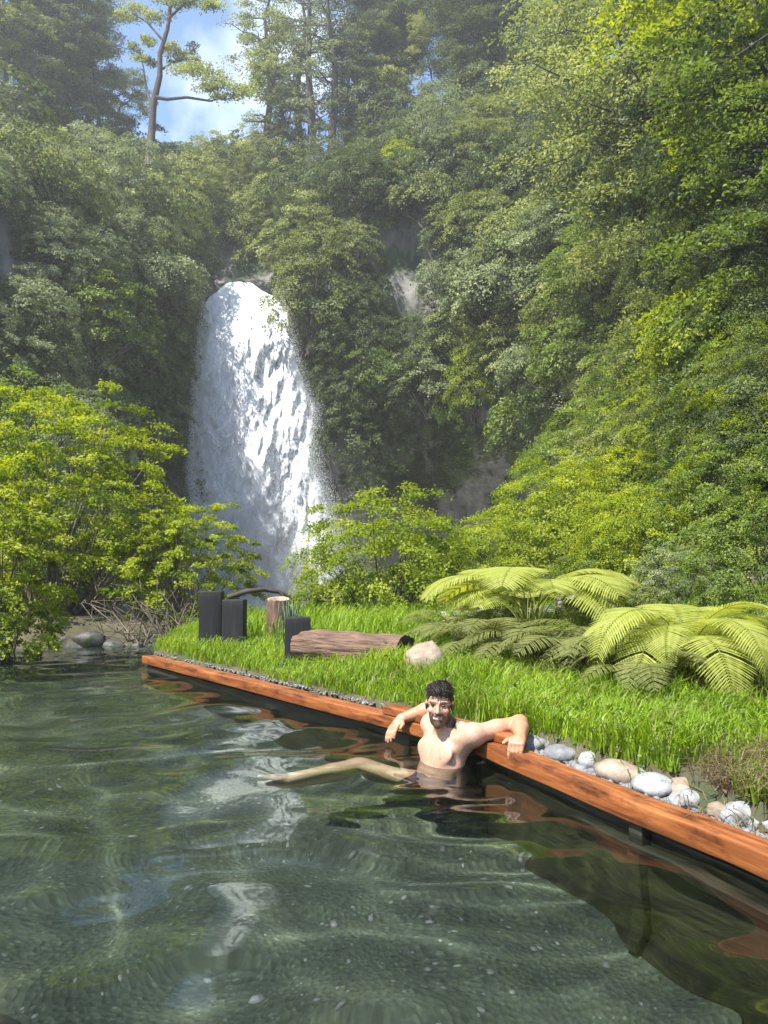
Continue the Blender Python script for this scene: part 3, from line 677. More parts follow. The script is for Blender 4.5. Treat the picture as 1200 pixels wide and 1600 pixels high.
# wall shrubs one can tell apart
wallA = proto_shrub(301, M['leaf_olive'], (1, 1, .9), 130, 70, .055, .24, .45, .14, -.35, .2, 10, .03)
wallB = proto_shrub(302, M['leaf_olive'], (1, 1, 1.1), 140, 70, .052, .22, .6, .16, -.35, .2, 10, .03)
wallC = proto_shrub(303, M['leaf_olive'], (1.1, 1, .75), 120, 75, .058, .26, .35, .12, -.35, .2, 10, .03)
tallbush = proto_shrub(304, M['leaf_olive'], (1, 1, 1.75), 220, 70, .05, .21, .5, .12, -.5, .2, 14, .04)
for px, py_, pr, R_, mt, lab in (
  (487, 545, tallbush, 2.55, 'leaf_olive', 'tall sunlit tree clinging to the wall right of the waterfall lip'),
  (605, 618, wallA, 1.95, 'leaf_green', 'round bright shrub on the wall below the grey rock face'),
  (662, 640, wallB, 1.9, 'leaf_grey', 'greyish shrub right of the round bright shrub below the rock face'),
  (745, 650, tallbush, 1.55, 'leaf_lime', 'yellow green mossy shrub in the middle of the sunlit wall'),
  (800, 740, wallA, 3.0, 'leaf_green', 'large green shrub low on the sunlit wall above the dark overhang'),
  (868, 700, wallC, 2.5, 'leaf_green', 'green shrub right of the large one above the dark overhang'),
  (700, 760, wallB, 1.2, 'leaf_grey', 'small grey green bush hanging low beside the dark overhang'),
  (810, 510, wallA, 3.0, 'leaf_grey', 'large silvery shrub high on the sunlit wall'),
  (885, 505, wallB, 2.9, 'leaf_grey', 'silvery shrub right of the largest silvery shrub'),
  (745, 470, wallC, 2.1, 'leaf_grey', 'pale shrub just right of the grey rock face'),
  (655, 350, wallC, 2.0, 'leaf_olive', 'shrub sprawling over the top edge of the grey rock face'),
  (632, 315, tallbush, 1.3, 'leaf_lime', 'upright lime green shrub above the grey rock face'),
  (690, 290, tallbush, 2.0, 'leaf_grey', 'pale feathery shrub high above the grey rock face'),
  (770, 400, wallA, 2.3, 'leaf_olive', 'olive shrub between the rock face and the silvery shrubs'),
  (560, 330, wallB, 2.0, 'leaf_deep', 'dark shrub beneath the rim trees left of the rock face'),
  (880, 610, wallC, 2.0, 'leaf_grey', 'shrub in the middle of the wall under the silvery shrubs'),
  (950, 600, wallA, 2.0, 'leaf_green', 'green shrub where the sunlit wall meets the right slope'),
  (960, 480, wallB, 2.0, 'leaf_green', 'green shrub at the upper left of the right slope'),
  (110, 560, wallB, 2.3, 'leaf_green', 'lighter green bush on the shaded wall left of the waterfall'),
  (100, 445, wallA, 1.8, 'leaf_grey', 'bush on the shaded wall beside the pale rocks'),
  (215, 480, wallC, 2.2, 'leaf_grey', 'grey bush on the shaded wall close left of the waterfall lip'),
  (60, 330, wallC, 2.4, 'leaf_olive', 'olive bush high on the shaded wall'),
  (175, 330, wallB, 2.3, 'leaf_grey', 'grey bush high on the shaded wall below the sky gap'),
  (275, 350, wallA, 2.2, 'leaf_olive', 'olive bush above left of the waterfall lip'),
  (265, 290, wallC, 2.2, 'leaf_green', 'green bush under the left foot of the sky gap'),
  (548, 430, wallA, 1.8, 'leaf_olive', 'olive shrub wedged between the tall sunlit wall tree and the rock face'),
  (560, 500, wallC, 1.5, 'leaf_deep', 'dark shrub left of the foot of the grey rock face'),
  (722, 570, wallA, 1.9, 'leaf_olive', 'olive shrub above the yellow green mossy shrub'),
  (828, 600, wallB, 2.1, 'leaf_olive', 'olive shrub between the silvery shrubs and the large green one'),
  (716, 405, wallB, 1.6, 'leaf_grey', 'small grey shrub at the upper right corner of the rock face'),
  (842, 420, wallC, 2.4, 'leaf_olive', 'broad olive shrub above the silvery shrubs'),
  (925, 415, wallA, 2.3, 'leaf_grey', 'pale shrub above and right of the silvery shrubs'),
  (930, 530, wallC, 2.1, 'leaf_olive', 'olive shrub right of the silvery shrubs'),
  (915, 660, wallB, 2.0, 'leaf_grey', 'grey green shrub at the lower right end of the sunlit wall'),
  (1000, 640, wallA, 1.5, 'leaf_olive', 'olive shrub on the left flank of the right slope'),
  (1085, 585, wallB, 1.4, 'leaf_olive', 'upright olive shrub in the middle of the right slope'),
  (1160, 570, wallC, 1.2, 'leaf_lime', 'lime shrub at the right edge of the slope, midway up'),
  (1010, 450, wallA, 1.9, 'leaf_olive', 'olive shrub under the pale layered tree'),
  (30, 530, wallC, 1.7, 'leaf_grey', 'grey bush at the left edge below the pale rocks'),
  (160, 410, wallA, 2.0, 'leaf_grey', 'grey bush in the middle of the shaded wall'),
  (245, 420, wallB, 1.7, 'leaf_olive', 'olive bush left of the waterfall lip on the shaded wall'),
  (60, 630, wallA, 1.7, 'leaf_grey', 'grey bush low at the left edge of the shaded wall'),
  (190, 590, wallB, 1.8, 'leaf_deep', 'dark bush low on the shaded wall left of the falls'),
  (125, 280, wallA, 2.2, 'leaf_grey', 'grey bush near the top of the shaded wall'),
  (228, 300, wallC, 2.0, 'leaf_olive', 'olive bush below the bent tree')):
    p, nr = cliff_at(px, py_); k = R_ * (.6 if pr is tallbush else .8)
    plant('wall_shrub', lab, 'shrub', pr, (p[0] + nr[0] * .45 * R_, p[1] + nr[1] * .45 * R_, p[2] - .05 * R_), R_ * 1.12, px * .7, M[mt], 'shrubs growing on the gorge wall')

# nearer bushes on the right slope and behind the lawn
nearA = proto_shrub(401, M['leaf_lime'], (1, 1, .95), 300, 115, .032, .17, .55, .10, -.40, .2, 40, .014)
nearB = proto_shrub(402, M['leaf_lime'], (1, 1, .8), 230, 105, .034, .17, .65, .12, -.40, .2, 40, .014)
nearC = proto_shrub(403, M['leaf_green'], (1, 1, 1.15), 240, 100, .036, .17, .6, .14, -.45, .2, 36, .014)
def gpt(px, py_, D):
    p = at(px, py_, D); return np.array([p[0], D, p[2]])
for nm, px, py_, D, R_, pr, mt, rz, lab in (
  ('round_bush', 612, 985, 10.6, 1.42, nearA, 'leaf_lime', 0, 'round yellow green bush behind the bark log, right of the falls'),
  ('round_bush', 515, 985, 10.8, .68, nearB, 'leaf_lime', 1, 'small yellow green bush at the left flank of the round bush'),
  ('round_bush', 695, 975, 11.2, .85, nearC, 'leaf_green', 2, 'darker bush tucked between the round bush and the tree fern'),
  ('slope_bush', 780, 930, 14.0, 1.35, nearB, 'leaf_lime', 3, 'low lime bush behind the tree fern, leftmost on the slope'),
  ('slope_bush', 880, 900, 15.0, 1.7, nearA, 'leaf_lime', 4, 'wide lime bush directly above the tree fern'),
  ('slope_bush', 960, 850, 16.0, 1.8, nearB, 'leaf_lime', 5, 'lime bush above and right of the tree fern'),
  ('slope_bush', 1000, 930, 11.5, 1.15, nearA, 'leaf_lime', 6, 'yellow green bush between the tree fern and the arching fern'),
  ('slope_bush', 930, 950, 11.5, .8, nearB, 'leaf_green', 7, 'low green bush just behind the tree fern'),
  ('slope_bush', 1020, 800, 18.0, 2.1, nearA, 'leaf_olive', 8, 'big mustard olive bush halfway up the right slope'),
  ('slope_bush', 1110, 760, 16.5, 1.9, nearC, 'leaf_lime', 9, 'sunlit bush on the right slope above the grey tangle'),
  ('slope_bush', 930, 760, 21.0, 2.2, nearB, 'leaf_green', 10, 'green bush at the left foot of the right slope'),
  ('slope_bush', 1190, 720, 13.5, 1.6, nearC, 'leaf_green', 11, 'green bush at the right edge above the dark hollow'),
  ('slope_bush', 1130, 880, 11.0, 1.15, nearC, 'leaf_green', 12, 'glossy green bush at the right, above the arching fern'),
  ('slope_bush', 1210, 960, 7.6, .85, nearC, 'leaf_green', 13, 'leafy bush at the right edge level with the arching fern'),
  ('slope_bush', 1060, 940, 9.4, .62, nearB, 'leaf_grey', 14, 'grey twiggy bush right behind the arching fern'),
  ('slope_bush', 1140, 640, 19.0, 1.9, nearA, 'leaf_lime', 15, 'bright bush high on the right slope'),
  ('slope_bush', 1040, 690, 22.0, 2.1, nearC, 'leaf_green', 16, 'green bush high on the right slope, left of the bright one')):
    plant(nm, lab, 'bush', pr, gpt(px, py_, D) - np.array([0, 0, .15 * R_]), R_, rz, M[mt], 'bushes on the right bank')

# left bank trees over the pool
leftA = proto_shrub(451, M['leaf_lime'], (1.75, 1.6, 2.15), 380, 150, .046, .115, .72, .10, -.35, .3, 60, .03, tw='twig')
leftB = proto_shrub(452, M['leaf_lime'], (1.05, 1.0, 1.2), 250, 100, .042, .14, .72, .14, -.45, .25, 60, .014, tw='twig')
leftC = proto_shrub(453, M['leaf_lime'], (.62, .62, 1.35), 200, 100, .042, .16, .6, .12, -.5, .25, 24, .014)
plant('bank_tree', 'large yellow green tree overhanging the far left of the pool', 'tree', leftA, gpt(85, 985, 11.4), 1.12, .4, None, 'bright trees on the left bank')
plant('bank_tree', 'smaller yellow green tree in front of the waterfall foot', 'tree', leftB, gpt(292, 985, 11.0), 1.0, 2.0, None, 'bright trees on the left bank')
plant('bank_tree', 'bright leafy tree cut by the left edge of the picture', 'tree', leftC, gpt(5, 1035, 8.3), 1.0, 1.0, None, 'bright trees on the left bank')
plant('bank_tree', 'green tree between the large left tree and the gorge wall', 'tree', nearC, gpt(-30, 900, 15), 2.3, 1.0, M['leaf_green'], 'bright trees on the left bank')
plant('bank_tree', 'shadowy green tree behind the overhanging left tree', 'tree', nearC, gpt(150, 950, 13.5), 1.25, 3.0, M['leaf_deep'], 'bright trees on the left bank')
plant('pale_bush', 'pale grey green bush above the left bank trees', 'bush', wallB, gpt(115, 720, 26), 1.55, 3.0, M['leaf_grey'])

# dry twigs over the far shore
g = np.random.default_rng(12); paths = []
for i in range(90):
    b = gpt(g.uniform(185, 300), g.uniform(985, 1010), g.uniform(9.6, 10.6)); b[2] = max(b[2], -.02)
    e = b + np.array([g.normal(-.12, .3), g.normal(-.1, .25), g.uniform(.15, .75)]); m = (b + e) / 2 + g.normal(0, .1, 3)
    paths.append((np.stack([b, m, e, e + np.array([g.normal(0, .12), 0, g.normal(-.1, .1)])]), np.array([.008, .0065, .0045, .002])))
b0 = gpt(240, 1000, 10.0); V_, F_ = tubes(paths, 4)
tag(link('dry_brush', mesh_np('dry_brush', V_ - b0, F_, M['twig']), loc=b0), 'tangle of dry pale twigs on the far shore beside the beam end', 'brush')

# ------------------------------------------------------------------ timber pool edge
import bmesh
def rough_box(name, L, W, Hh, m, bev=.008, seg=24, jit=.003, seed=0):
    bm = bmesh.new(); bmesh.ops.create_cube(bm, size=1.0)
    for v_ in bm.verts: v_.co = Vector((v_.co.x * L, v_.co.y * W, v_.co.z * Hh))
    bmesh.ops.bevel(bm, geom=bm.edges[:], offset=bev, segments=2, profile=.6, affect='EDGES')
    ed = [e for e in bm.edges if abs((e.verts[0].co - e.verts[1].co).normalized().x) > .99 and e.calc_length() > L * .5]
    if seg > 1: bmesh.ops.subdivide_edges(bm, edges=ed, cuts=seg, use_grid_fill=False)
    P = np.array([v_.co for v_ in bm.verts]); n = np.stack([fbm(P * [2.5, 20, 20] + 11 * k + seed, 5 + k, 3) for k in range(3)], 1)
    for v_, d in zip(bm.verts, n): v_.co += Vector((0, d[1] * jit, d[2] * jit))
    me = bpy.data.meshes.new(name); bm.to_mesh(me); bm.free(); me.materials.append(m)
    for p in me.polygons: p.use_smooth = True
    return me
def beam(name, label, A, B, z0, z1, w, m, off=0.0, seed=0, jit=.004):
    A = np.array(A); B = np.array(B); d = unit(B - A); nrm = np.array([-d[1], d[0]])
    if nrm[0] < 0: nrm = -nrm
    c = (A + B) / 2 + nrm * (w / 2 + off); L = float(np.linalg.norm(B - A))
    o = link(name, rough_box(name, L, w, z1 - z0, m, .007, int(L * 12) + 2, jit, seed), loc=(c[0], c[1], (z0 + z1) / 2), rot=(0, 0, math.atan2(d[1], d[0])))
    return tag(o, label, 'beam', 'timber beams edging the pool')
corner = np.array([.455, 4.107])
beam('timber_beam', 'long orange timber beam edging the pool on the left, toward the falls', LP + LD * 3.85, corner - LD * .02 + np.array([-.05, .06]), .115, .188, .13, M['cedar'], 0, 1)
beam('timber_beam', 'orange timber beam running out of frame at the lower right', corner + RD * -.02 + np.array([0, -.03]), RP - RD * 3.6, .112, .192, .125, M['cedar'], 0, 2, .010)
beam('timber_plank', 'short orange plank bridging the corner behind the bather', LP + LD * .06 + LN * .012, np.array([.635, 3.86]), .1935, .243, .11, M['cedar'], .0, 3)
for nm, lab, A, B, z0, z1, w, off_ in (
  ('pool_wall', 'dark wet timber wall under the long left beam', LP + LD * 3.8, corner + LN * .03, -.95, .098, .05, .03),
  ('pool_wall', 'dark wet timber wall under the lower right beam', corner + RN * .03, RP - RD * 3.6, -.95, .088, .05, .03)):
    o = beam(nm, lab, A, B, z0, z1, w, M['wet_wood'], off_, 7); o['category'] = 'wall'; del o['group']
for k, t in enumerate((.72, 1.45, 2.2)):
    p = RP - RD * t + RN * .03
    o = link('support_post', rough_box('support_post', .07, .05, 1.0, M['wet_wood'], .006, 2, .002, k), loc=(p[0], p[1], -.392), rot=(0, 0, math.atan2(RD[1], RD[0])))
    tag(o, ['dark support post under the right beam, nearest the bather', 'dark support post under the right beam, second from the bather', 'dark support post under the right beam, close to the frame edge'][k], 'post', 'support posts under the right beam')
# sunken ledge board
o = beam('ledge_board', 'mossy sunken board running below the right beam in the water', RP - RD * .35 - RN * .02, RP - RD * 3.4 - RN * .02, -.10, -.04, .06, M['wet_wood'], 0, 9); o['category'] = 'board'; del o['group']

# ------------------------------------------------------------------ charred posts, log, stump, boulder
for px, py_, D, h, w, rz, lab in ((332, 1012, 7.85, .56, .225, .06, 'tallest black charred post on the lawn, leftmost of three'), (368, 1012, 7.65, .47, .215, -.05, 'middle sized black charred post beside the tallest one'), (466, 1032, 6.65, .37, .215, .12, 'shortest black charred post, right of the other two')):
    x = (px - 600) / 1200 * D; z = float(ground_z(np.array([x]), np.array([D]))[0])
    hh = h + .1; me = rough_box('charred_post', hh, w * .8, w, M['char_wood'], .006, 8, .004, px)
    o = link('charred_post', me, loc=(x, D, z + h / 2 - .05), rot=(0, math.radians(-90), rz)); o.rotation_euler = (Matrix.Rotation(rz, 3, 'Z') @ Matrix.Rotation(math.radians(-90), 3, 'Y') @ Matrix.Rotation(math.radians(90), 3, 'X')).to_euler()
    me.transform(Matrix.Rotation(math.radians(90), 4, 'X')); tag(o, lab, 'post', 'black charred posts on the lawn')

def log_mesh(L, R, seed, hollow=.55):
    nu_, nv_ = 44, 60; a, b = np.meshgrid(np.linspace(0, 2 * np.pi, nv_, endpoint=False), np.linspace(-.5, .5, nu_), indexing='ij')
    ca, sa = np.cos(a), np.sin(a); q = np.stack([b * L * 2.5, ca * 2.2, sa * 2.2], -1)
    r = R * (1 - .12 * b) * (1 + .12 * fbm(q, seed, 4) + .16 * fbm(np.stack([b * L * 3, ca * 7, sa * 7], -1), seed + 1, 4))
    V = np.stack([b * L + .02 * ca * (abs(b) > .49), r * ca, r * sa * .95], -1).reshape(-1, 3)
    i = np.arange(nv_)[:, None] * nu_ + np.arange(nu_ - 1)[None]; j = ((np.arange(nv_) + 1) % nv_)[:, None] * nu_ + np.arange(nu_ - 1)[None]
    F = np.stack([i, i + 1, j + 1, j], -1).reshape(-1, 4)
    ends = []
    for e in (0, nu_ - 1):
        ring = V.reshape(nv_, nu_, 3)[:, e]; c = ring.mean(0); sg = 1 if e else -1
        rows = [ring, c + (ring - c) * .82, c + (ring - c) * hollow + [-sg * .02, 0, 0], c + (ring - c) * .3 + [-sg * .07, 0, 0], c + (ring - c) * .02 + [-sg * .08, 0, 0]]
        ends.append(np.concatenate(rows))
    def endF():
        k = np.arange(nv_); k2 = (k + 1) % nv_; return np.concatenate([np.stack([k + m_ * nv_, k2 + m_ * nv_, k2 + (m_ + 1) * nv_, k + (m_ + 1) * nv_], 1) for m_ in range(4)])
    return V, F, ends, endF()
V_, F_, ends, eF = log_mesh(.98, .155, 31)
lx_, ly_ = (552 - 600) / 1200 * 6.45, 6.45; lz_ = float(ground_z(np.array([lx_]), np.array([ly_]))[0]) + .085
lg = empty('fallen_log', (lx_, ly_, lz_), 'reddish brown bark log lying on the grass', 'log', rz=math.radians(-27))
link('bark', mesh_np('bark', V_, F_, M['log_bark'], smooth=True), lg)
for e in ends: link('cut_end', mesh_np('cut_end', e, eF, M['log_end'], smooth=True), lg)
V_, F_, ends, eF = log_mesh(.46, .125, 37, .8)
sx, sy = (436 - 600) / 1200 * 7.9, 7.9; sz = float(ground_z(np.array([sx]), np.array([sy]))[0]) + .19
st = link('tree_stump', None, loc=(sx, sy, sz), rot=(0, math.radians(-90), 0)); tag(st, 'upright bark covered stump with pale cut top behind the posts', 'stump')
link('bark', mesh_np('bark', V_, F_, M['log_bark'], smooth=True), st)
for e in ends: link('cut_top', mesh_np('cut_top', e, eF, M['stump_top'], smooth=True), st)

def stone_mesh(name, dims, seed, m, sub=3, cuts=5, rough=.05):
    bm = bmesh.new(); bmesh.ops.create_icosphere(bm, subdivisions=sub, radius=1.0)
    P = np.array([v_.co for v_ in bm.verts]); g = np.random.default_rng(seed)
    r = 1 + .16 * fbm(P * 1.1 + seed * 3.1, seed, 2) + rough * fbm(P * 3.5 + seed, seed + 1, 3); P = P * r[:, None]
    for k in range(cuts):
        d = unit(g.normal(0, 1, 3)); lim = g.uniform(.66, .88); s_ = P @ d; over = np.clip(s_ - lim, 0, None); P = P - (over * .85)[:, None] * d
    P = P * (1 + rough * .8 * fbm(P * 6 + seed, seed + 4, 2))[:, None]; P = P * np.array(dims) / 2
    for v_, c in zip(bm.verts, P): v_.co = Vector(c)
    me = bpy.data.meshes.new(name); bm.to_mesh(me); bm.free(); me.materials.append(m)
    for p in me.polygons: p.use_smooth = True
    return me
def stone(px, py_, z, w, h, m, label, seed, dep=.8, name='river_stone', cat='stone', group=None, rz=0, D=None):
    p = atz(px, py_, z) if D is None else at(px, py_, D); d = p[1]
    o = link(name, stone_mesh(name, (w * d / 1200, w * d / 1200 * dep, h * d / 1200 * 1.15), seed, M[m]), loc=p, rot=(0, 0, rz))
    return tag(o, label, cat, group)
ST_ = [ # zoom pixels of the stone row: x, y, w, h, material, words
 (832, 1164, 44, 18, 'stone_grey', 'flat grey stone beside the resting hand'), (868, 1166, 36, 20, 'stone_grey', 'grey stone, second from the hand along the beam'),
 (889, 1168, 34, 29, 'stone_grey', 'angular grey stone, third from the hand'), (921, 1167, 34, 31, 'stone_dark', 'dark slate coloured stone near the grass edge'),
 (920, 1189, 32, 20, 'stone_pale', 'small pale round stone in front of the dark one'), (952, 1180, 36, 29, 'stone_tan', 'brown rounded stone right of the dark one'),
 (878, 1178, 46, 18, 'stone_grey', 'low grey stone against the beam below the angular one'), (966, 1193, 42, 20, 'stone_pale', 'pale oval stone below the brown one'),
 (968, 1208, 66, 28, 'stone_tan', 'broad tan flat stone against the beam'), (1020, 1213, 60, 26, 'stone_grey', 'wide grey stone under the crumbling turf edge'),
 (1020, 1230, 62, 26, 'stone_pale', 'bluish white flat stone against the beam'), (1062, 1236, 46, 26, 'stone_tan', 'beige stone right of the bluish white one'),
 (1074, 1250, 48, 18, 'stone_pale', 'pale low stone against the beam, middle of the row'), (1113, 1247, 52, 28, 'stone_grey', 'grey stone with brown side near the right edge'),
 (1172, 1250, 56, 22, 'stone_grey', 'long grey stone under the turf at the right edge'), (1156, 1273, 58, 30, 'stone_pale', 'large pale stone at the right edge'),
 (1198, 1268, 40, 28, 'stone_pale', 'white stone cut by the right edge, upper'), (1196, 1290, 40, 20, 'stone_pale', 'bluish stone cut by the right edge, lower'),
 (1120, 1268, 30, 18, 'stone_tan', 'small beige stone left of the large pale one'), (1000, 1224, 26, 14, 'stone_tan', 'small tan stone wedged behind the bluish white one'),
 (940, 1200, 22, 12, 'stone_grey', 'small grey pebble between the pale round stone and the beam'), (850, 1158, 30, 14, 'stone_pale', 'pale low stone at the turf edge nearest the hand')]
for i, (px, py_, w, h, m, lab) in enumerate(ST_):
    stone(px, py_, .168, w * 1.25, h * 1.4, m, lab, 500 + i, .85, group='river stones along the right beam', rz=i * 1.1)
stone(666, 1036, .37, 70, 60, 'stone_tan', 'tan pointed boulder on the lawn behind the bather', 601, .8, 'boulder', 'rock')
stone(735, 1000, 0, 62, 52, 'stone_pale', 'pale mossy rock half hidden under the fern fronds', 602, .8, 'boulder', 'rock', D=6.9)
stone(705, 985, 0, 40, 34, 'stone_tan', 'brown rock left of the ferns behind the lawn', 606, .8, 'boulder', 'rock', D=7.4)
for k, (px, py_, w, h) in enumerate(((140, 1003, 60, 34), (178, 1010, 44, 22), (98, 1008, 50, 30), (215, 1012, 24, 16))):
    stone(px, py_, 0, w, h, 'stone_wet', ['dark wet rock on the far shore under the left tree', 'low wet rock on the far shore, second from the beam end', 'wet rock at the far left of the shore', 'small wet rock nearest the beam end on the far shore'][k], 610 + k, .8, 'shore_rock', 'rock', 'wet rocks on the far shore', D=9.7)
for k, (px, py_, w, h, D) in enumerate(((398, 962, 34, 18, 16), (430, 952, 30, 16, 19), (385, 952, 20, 10, 22), (415, 974, 26, 16, 14.5), (470, 955, 40, 22, 18))):
    stone(px, py_, 0, w, h, 'stone_river', ['dark river rock left of the stump below the falls', 'dark river rock directly behind the stump', 'small far river rock in the white water', 'river rock just over the lawn edge behind the posts', 'river rock right of the stump, half hidden by reeds'][k], 620 + k, .8, 'river_rock', 'rock', 'rocks in the river', D=D)

# fallen branches
def limb(name, label, pts, r, m, cat='branch', extra=()):
    b = np.array(pts[0]); paths = [(np.array(pts) - b, np.linspace(r, r * .45, len(pts)))]
    for e in extra: paths.append((np.array(e) - b, np.linspace(r * .5, r * .2, len(e))))
    V, F = tubes(paths, 9); V += (.18 * r * fbm(V * 9, 3, 3))[:, None]
    return tag(link(name, mesh_np(name, V, F, M[m], smooth=True), loc=b), label, cat)
limb('fallen_branch', 'dark branch arching over the white water behind the posts', [gpt(356, 934, 10.2), gpt(385, 924, 10.2), gpt(412, 921, 10.3), gpt(436, 925, 10.4), gpt(456, 934, 10.4), gpt(462, 950, 10.4)], .040, 'bark', extra=[[gpt(436, 925, 10.4), gpt(448, 938, 10.3), gpt(446, 952, 10.3)]])
limb('driftwood_log', 'grey weathered log lying behind the tree fern', [gpt(690, 968, 8.6), gpt(760, 962, 8.6), gpt(850, 956, 8.5), (gpt(925, 952, 8.4)), gpt(965, 948, 8.4)], .10, 'driftwood', 'log')
limb('driftwood_log', 'short grey log above the other one, right of the fern stalks', [gpt(868, 940, 9.0), gpt(920, 938, 8.9), gpt(968, 938, 8.9)], .085, 'driftwood', 'log')
limb('broken_limb', 'pale broken limb slanting under the tree fern', [gpt(878, 985, 7.6), gpt(872, 955, 7.7), gpt(880, 930, 7.8), gpt(884, 915, 7.9)], .035, 'driftwood', 'branch')

# ------------------------------------------------------------------ lawn, straw, gravel, reeds
def blades(name, label, m, P, h, w, lean, seed, cat_='grass'):
    g = np.random.default_rng(seed); n = len(P); az = g.uniform(0, 6.283, n); d = np.stack([np.cos(az), np.sin(az), 0 * az], 1); sd = np.stack([-np.sin(az + .4), np.cos(az + .4), 0 * az], 1)
    L = (lean * g.uniform(.2, 1.3, n) * h)[:, None]; h_ = h[:, None]; w_ = (w * g.uniform(.7, 1.3, n))[:, None] * .5; Z = np.array([0, 0, 1.0])
    a0, a1 = P - sd * w_, P + sd * w_; m_ = P + d * L * .35 + Z * h_ * .6; b0, b1 = m_ - sd * w_ * .8, m_ + sd * w_ * .8; t = P + d * L * 1.25 + Z * h_ * (1 - .3 * lean)
    V = np.stack([a0, a1, b0, b1, t], 1).reshape(-1, 3); i = np.arange(n)[:, None] * 5
    F = np.concatenate([i + [0, 1, 3], i + [0, 3, 2], i + [2, 3, 4]])
    v = np.clip(.45 + .28 * vnoise(P * np.array([2.2, 2.2, 0]), seed + 5) + g.normal(0, .16, n), 0, 1)
    return tag(link(name, mesh_np(name, V, F, m, attr={'v': np.repeat(v, 5)})), label, cat_, kind='stuff')
g = np.random.default_rng(44)
cand = np.stack([g.uniform(-3.2, 4.2, 520000), 1.0 + 10.5 * g.random(520000) ** 1.5], 1)
s_, sL_, sR_, sE_ = edge_s(cand[:, 0], cand[:, 1]); q3 = np.stack([cand[:, 0], cand[:, 1], 0 * s_], 1)
inr = (sR_ > sL_ + .02)
ok = np.where(inr, sR_ > .29 + .04 * vnoise(q3 * 4, 2), (sL_ > .150 + .02 * vnoise(q3 * 6, 8)) & (sE_ > .02)) & (np.abs(cand[:, 0]) < cand[:, 1] * .56 + .25)
ok &= ~((sR_ > 1.25 + .25 * vnoise(q3 * 1.2, 15)) & (cand[:, 1] < 6.4) & (g.random(len(s_)) < .90))
ok &= g.random(len(s_)) < np.clip(3.2 / cand[:, 1], 0, 1) * .9
ok &= vnoise(q3 * 3.1, 19) > -.78
gp = cand[ok][:150000]; gz = ground_z(gp[:, 0], gp[:, 1]); P = np.stack([gp[:, 0], gp[:, 1], gz - .01], 1)
sg = np.maximum(sL_, sR_)[ok][:150000]
hgt = (.060 + .045 * np.clip(sg * 1.2, 0, 1.2) + .09 * np.clip(vnoise(P * np.array([1.7, 1.7, 0]), 33) + .2, 0, 1)) * g.uniform(.6, 1.45, len(P))
blades('lawn_grass', 'long bright green grass on the bank beside the pool', M['grass'], P, hgt, .0075, .55, 3)
pick = g.random(len(P)) < .045
blades('dry_blades', 'scattered dry straw blades mixed into the lawn', M['straw'], P[pick], hgt[pick] * 1.15, .006, .9, 8)
wk = g.random(len(P)) < .02; Pw = P[wk]; rep = 4; Cw = np.repeat(Pw, rep, 0) + g.normal(0, .02, (len(Pw) * rep, 3)) * [1, 1, .3] + np.repeat(np.stack([0 * hgt[wk], 0 * hgt[wk], hgt[wk] * .8], 1), rep, 0)
V_, F_ = leafquads(Cw, g.normal(0, 1, Cw.shape) * [1, 1, .4], g.normal(0, .5, Cw.shape) + [0, 0, 1], g.uniform(.015, .04, len(Cw)), g.uniform(.012, .026, len(Cw)))
tag(link('lawn_weeds', mesh_np('lawn_weeds', V_, F_, M['leaf_green'], attr={'v': np.repeat(g.random(len(Cw)), 4)})), 'small broad leaved weeds growing through the lawn', 'weeds', kind='stuff')
# taller grass at the back of the lawn
c2 = np.stack([g.uniform(-3.0, 2.6, 9000), g.uniform(7.2, 10.2, 9000)], 1); s2, a2, b2, e2 = edge_s(c2[:, 0], c2[:, 1]); c2 = c2[(s2 > .9) & (e2 > .15)]
P2 = np.stack([c2[:, 0], c2[:, 1], ground_z(c2[:, 0], c2[:, 1])], 1)
blades('tall_grass', 'tall rank grass at the back of the lawn behind the log', M['grass'], P2, g.uniform(.14, .36, len(P2)), .010, .45, 4)
# dry straw at the right
ctr = atz(1235, 1140, .46); c3 = ctr[:2] + g.normal(0, 1, (2600, 2)) * [.15, .15]; P3 = np.stack([c3[:, 0], c3[:, 1], ground_z(c3[:, 0], c3[:, 1])], 1)
blades('dry_straw', 'clump of dry straw coloured grass at the right edge below the fern', M['straw'], P3, g.uniform(.05, .16, 2600), .005, 1.4, 6)
# leaf litter under the ferns and along the turf edge
lc = np.stack([g.uniform(.3, 3.6, 60000), g.uniform(2.2, 7.5, 60000)], 1); ls_, lL, lR, lE = edge_s(lc[:, 0], lc[:, 1])
lk = ((lR > 1.15) & (lc[:, 1] < 7.2) & (np.abs(lc[:, 0]) < .6 * lc[:, 1])) | ((lR > .27) & (lR < .31) & (lR > lL + .02) & (g.random(len(lR)) < .5)); lc = lc[lk][:16000]
n = len(lc); LPn = np.stack([lc[:, 0], lc[:, 1], ground_z(lc[:, 0], lc[:, 1]) + g.uniform(.0, .03, n)], 1)
V_, F_ = leafquads(LPn, g.normal(0, 1, (n, 3)) * [1, 1, .3], g.normal(0, .5, (n, 3)) + [0, 0, 1], g.uniform(.02, .06, n), g.uniform(.008, .025, n))
tag(link('leaf_litter', mesh_np('leaf_litter', V_, F_, M['dead_leaf'], attr={'v': np.repeat(g.random(n), 4)})), 'brown dead leaves and bits under the ferns', 'litter', kind='stuff')

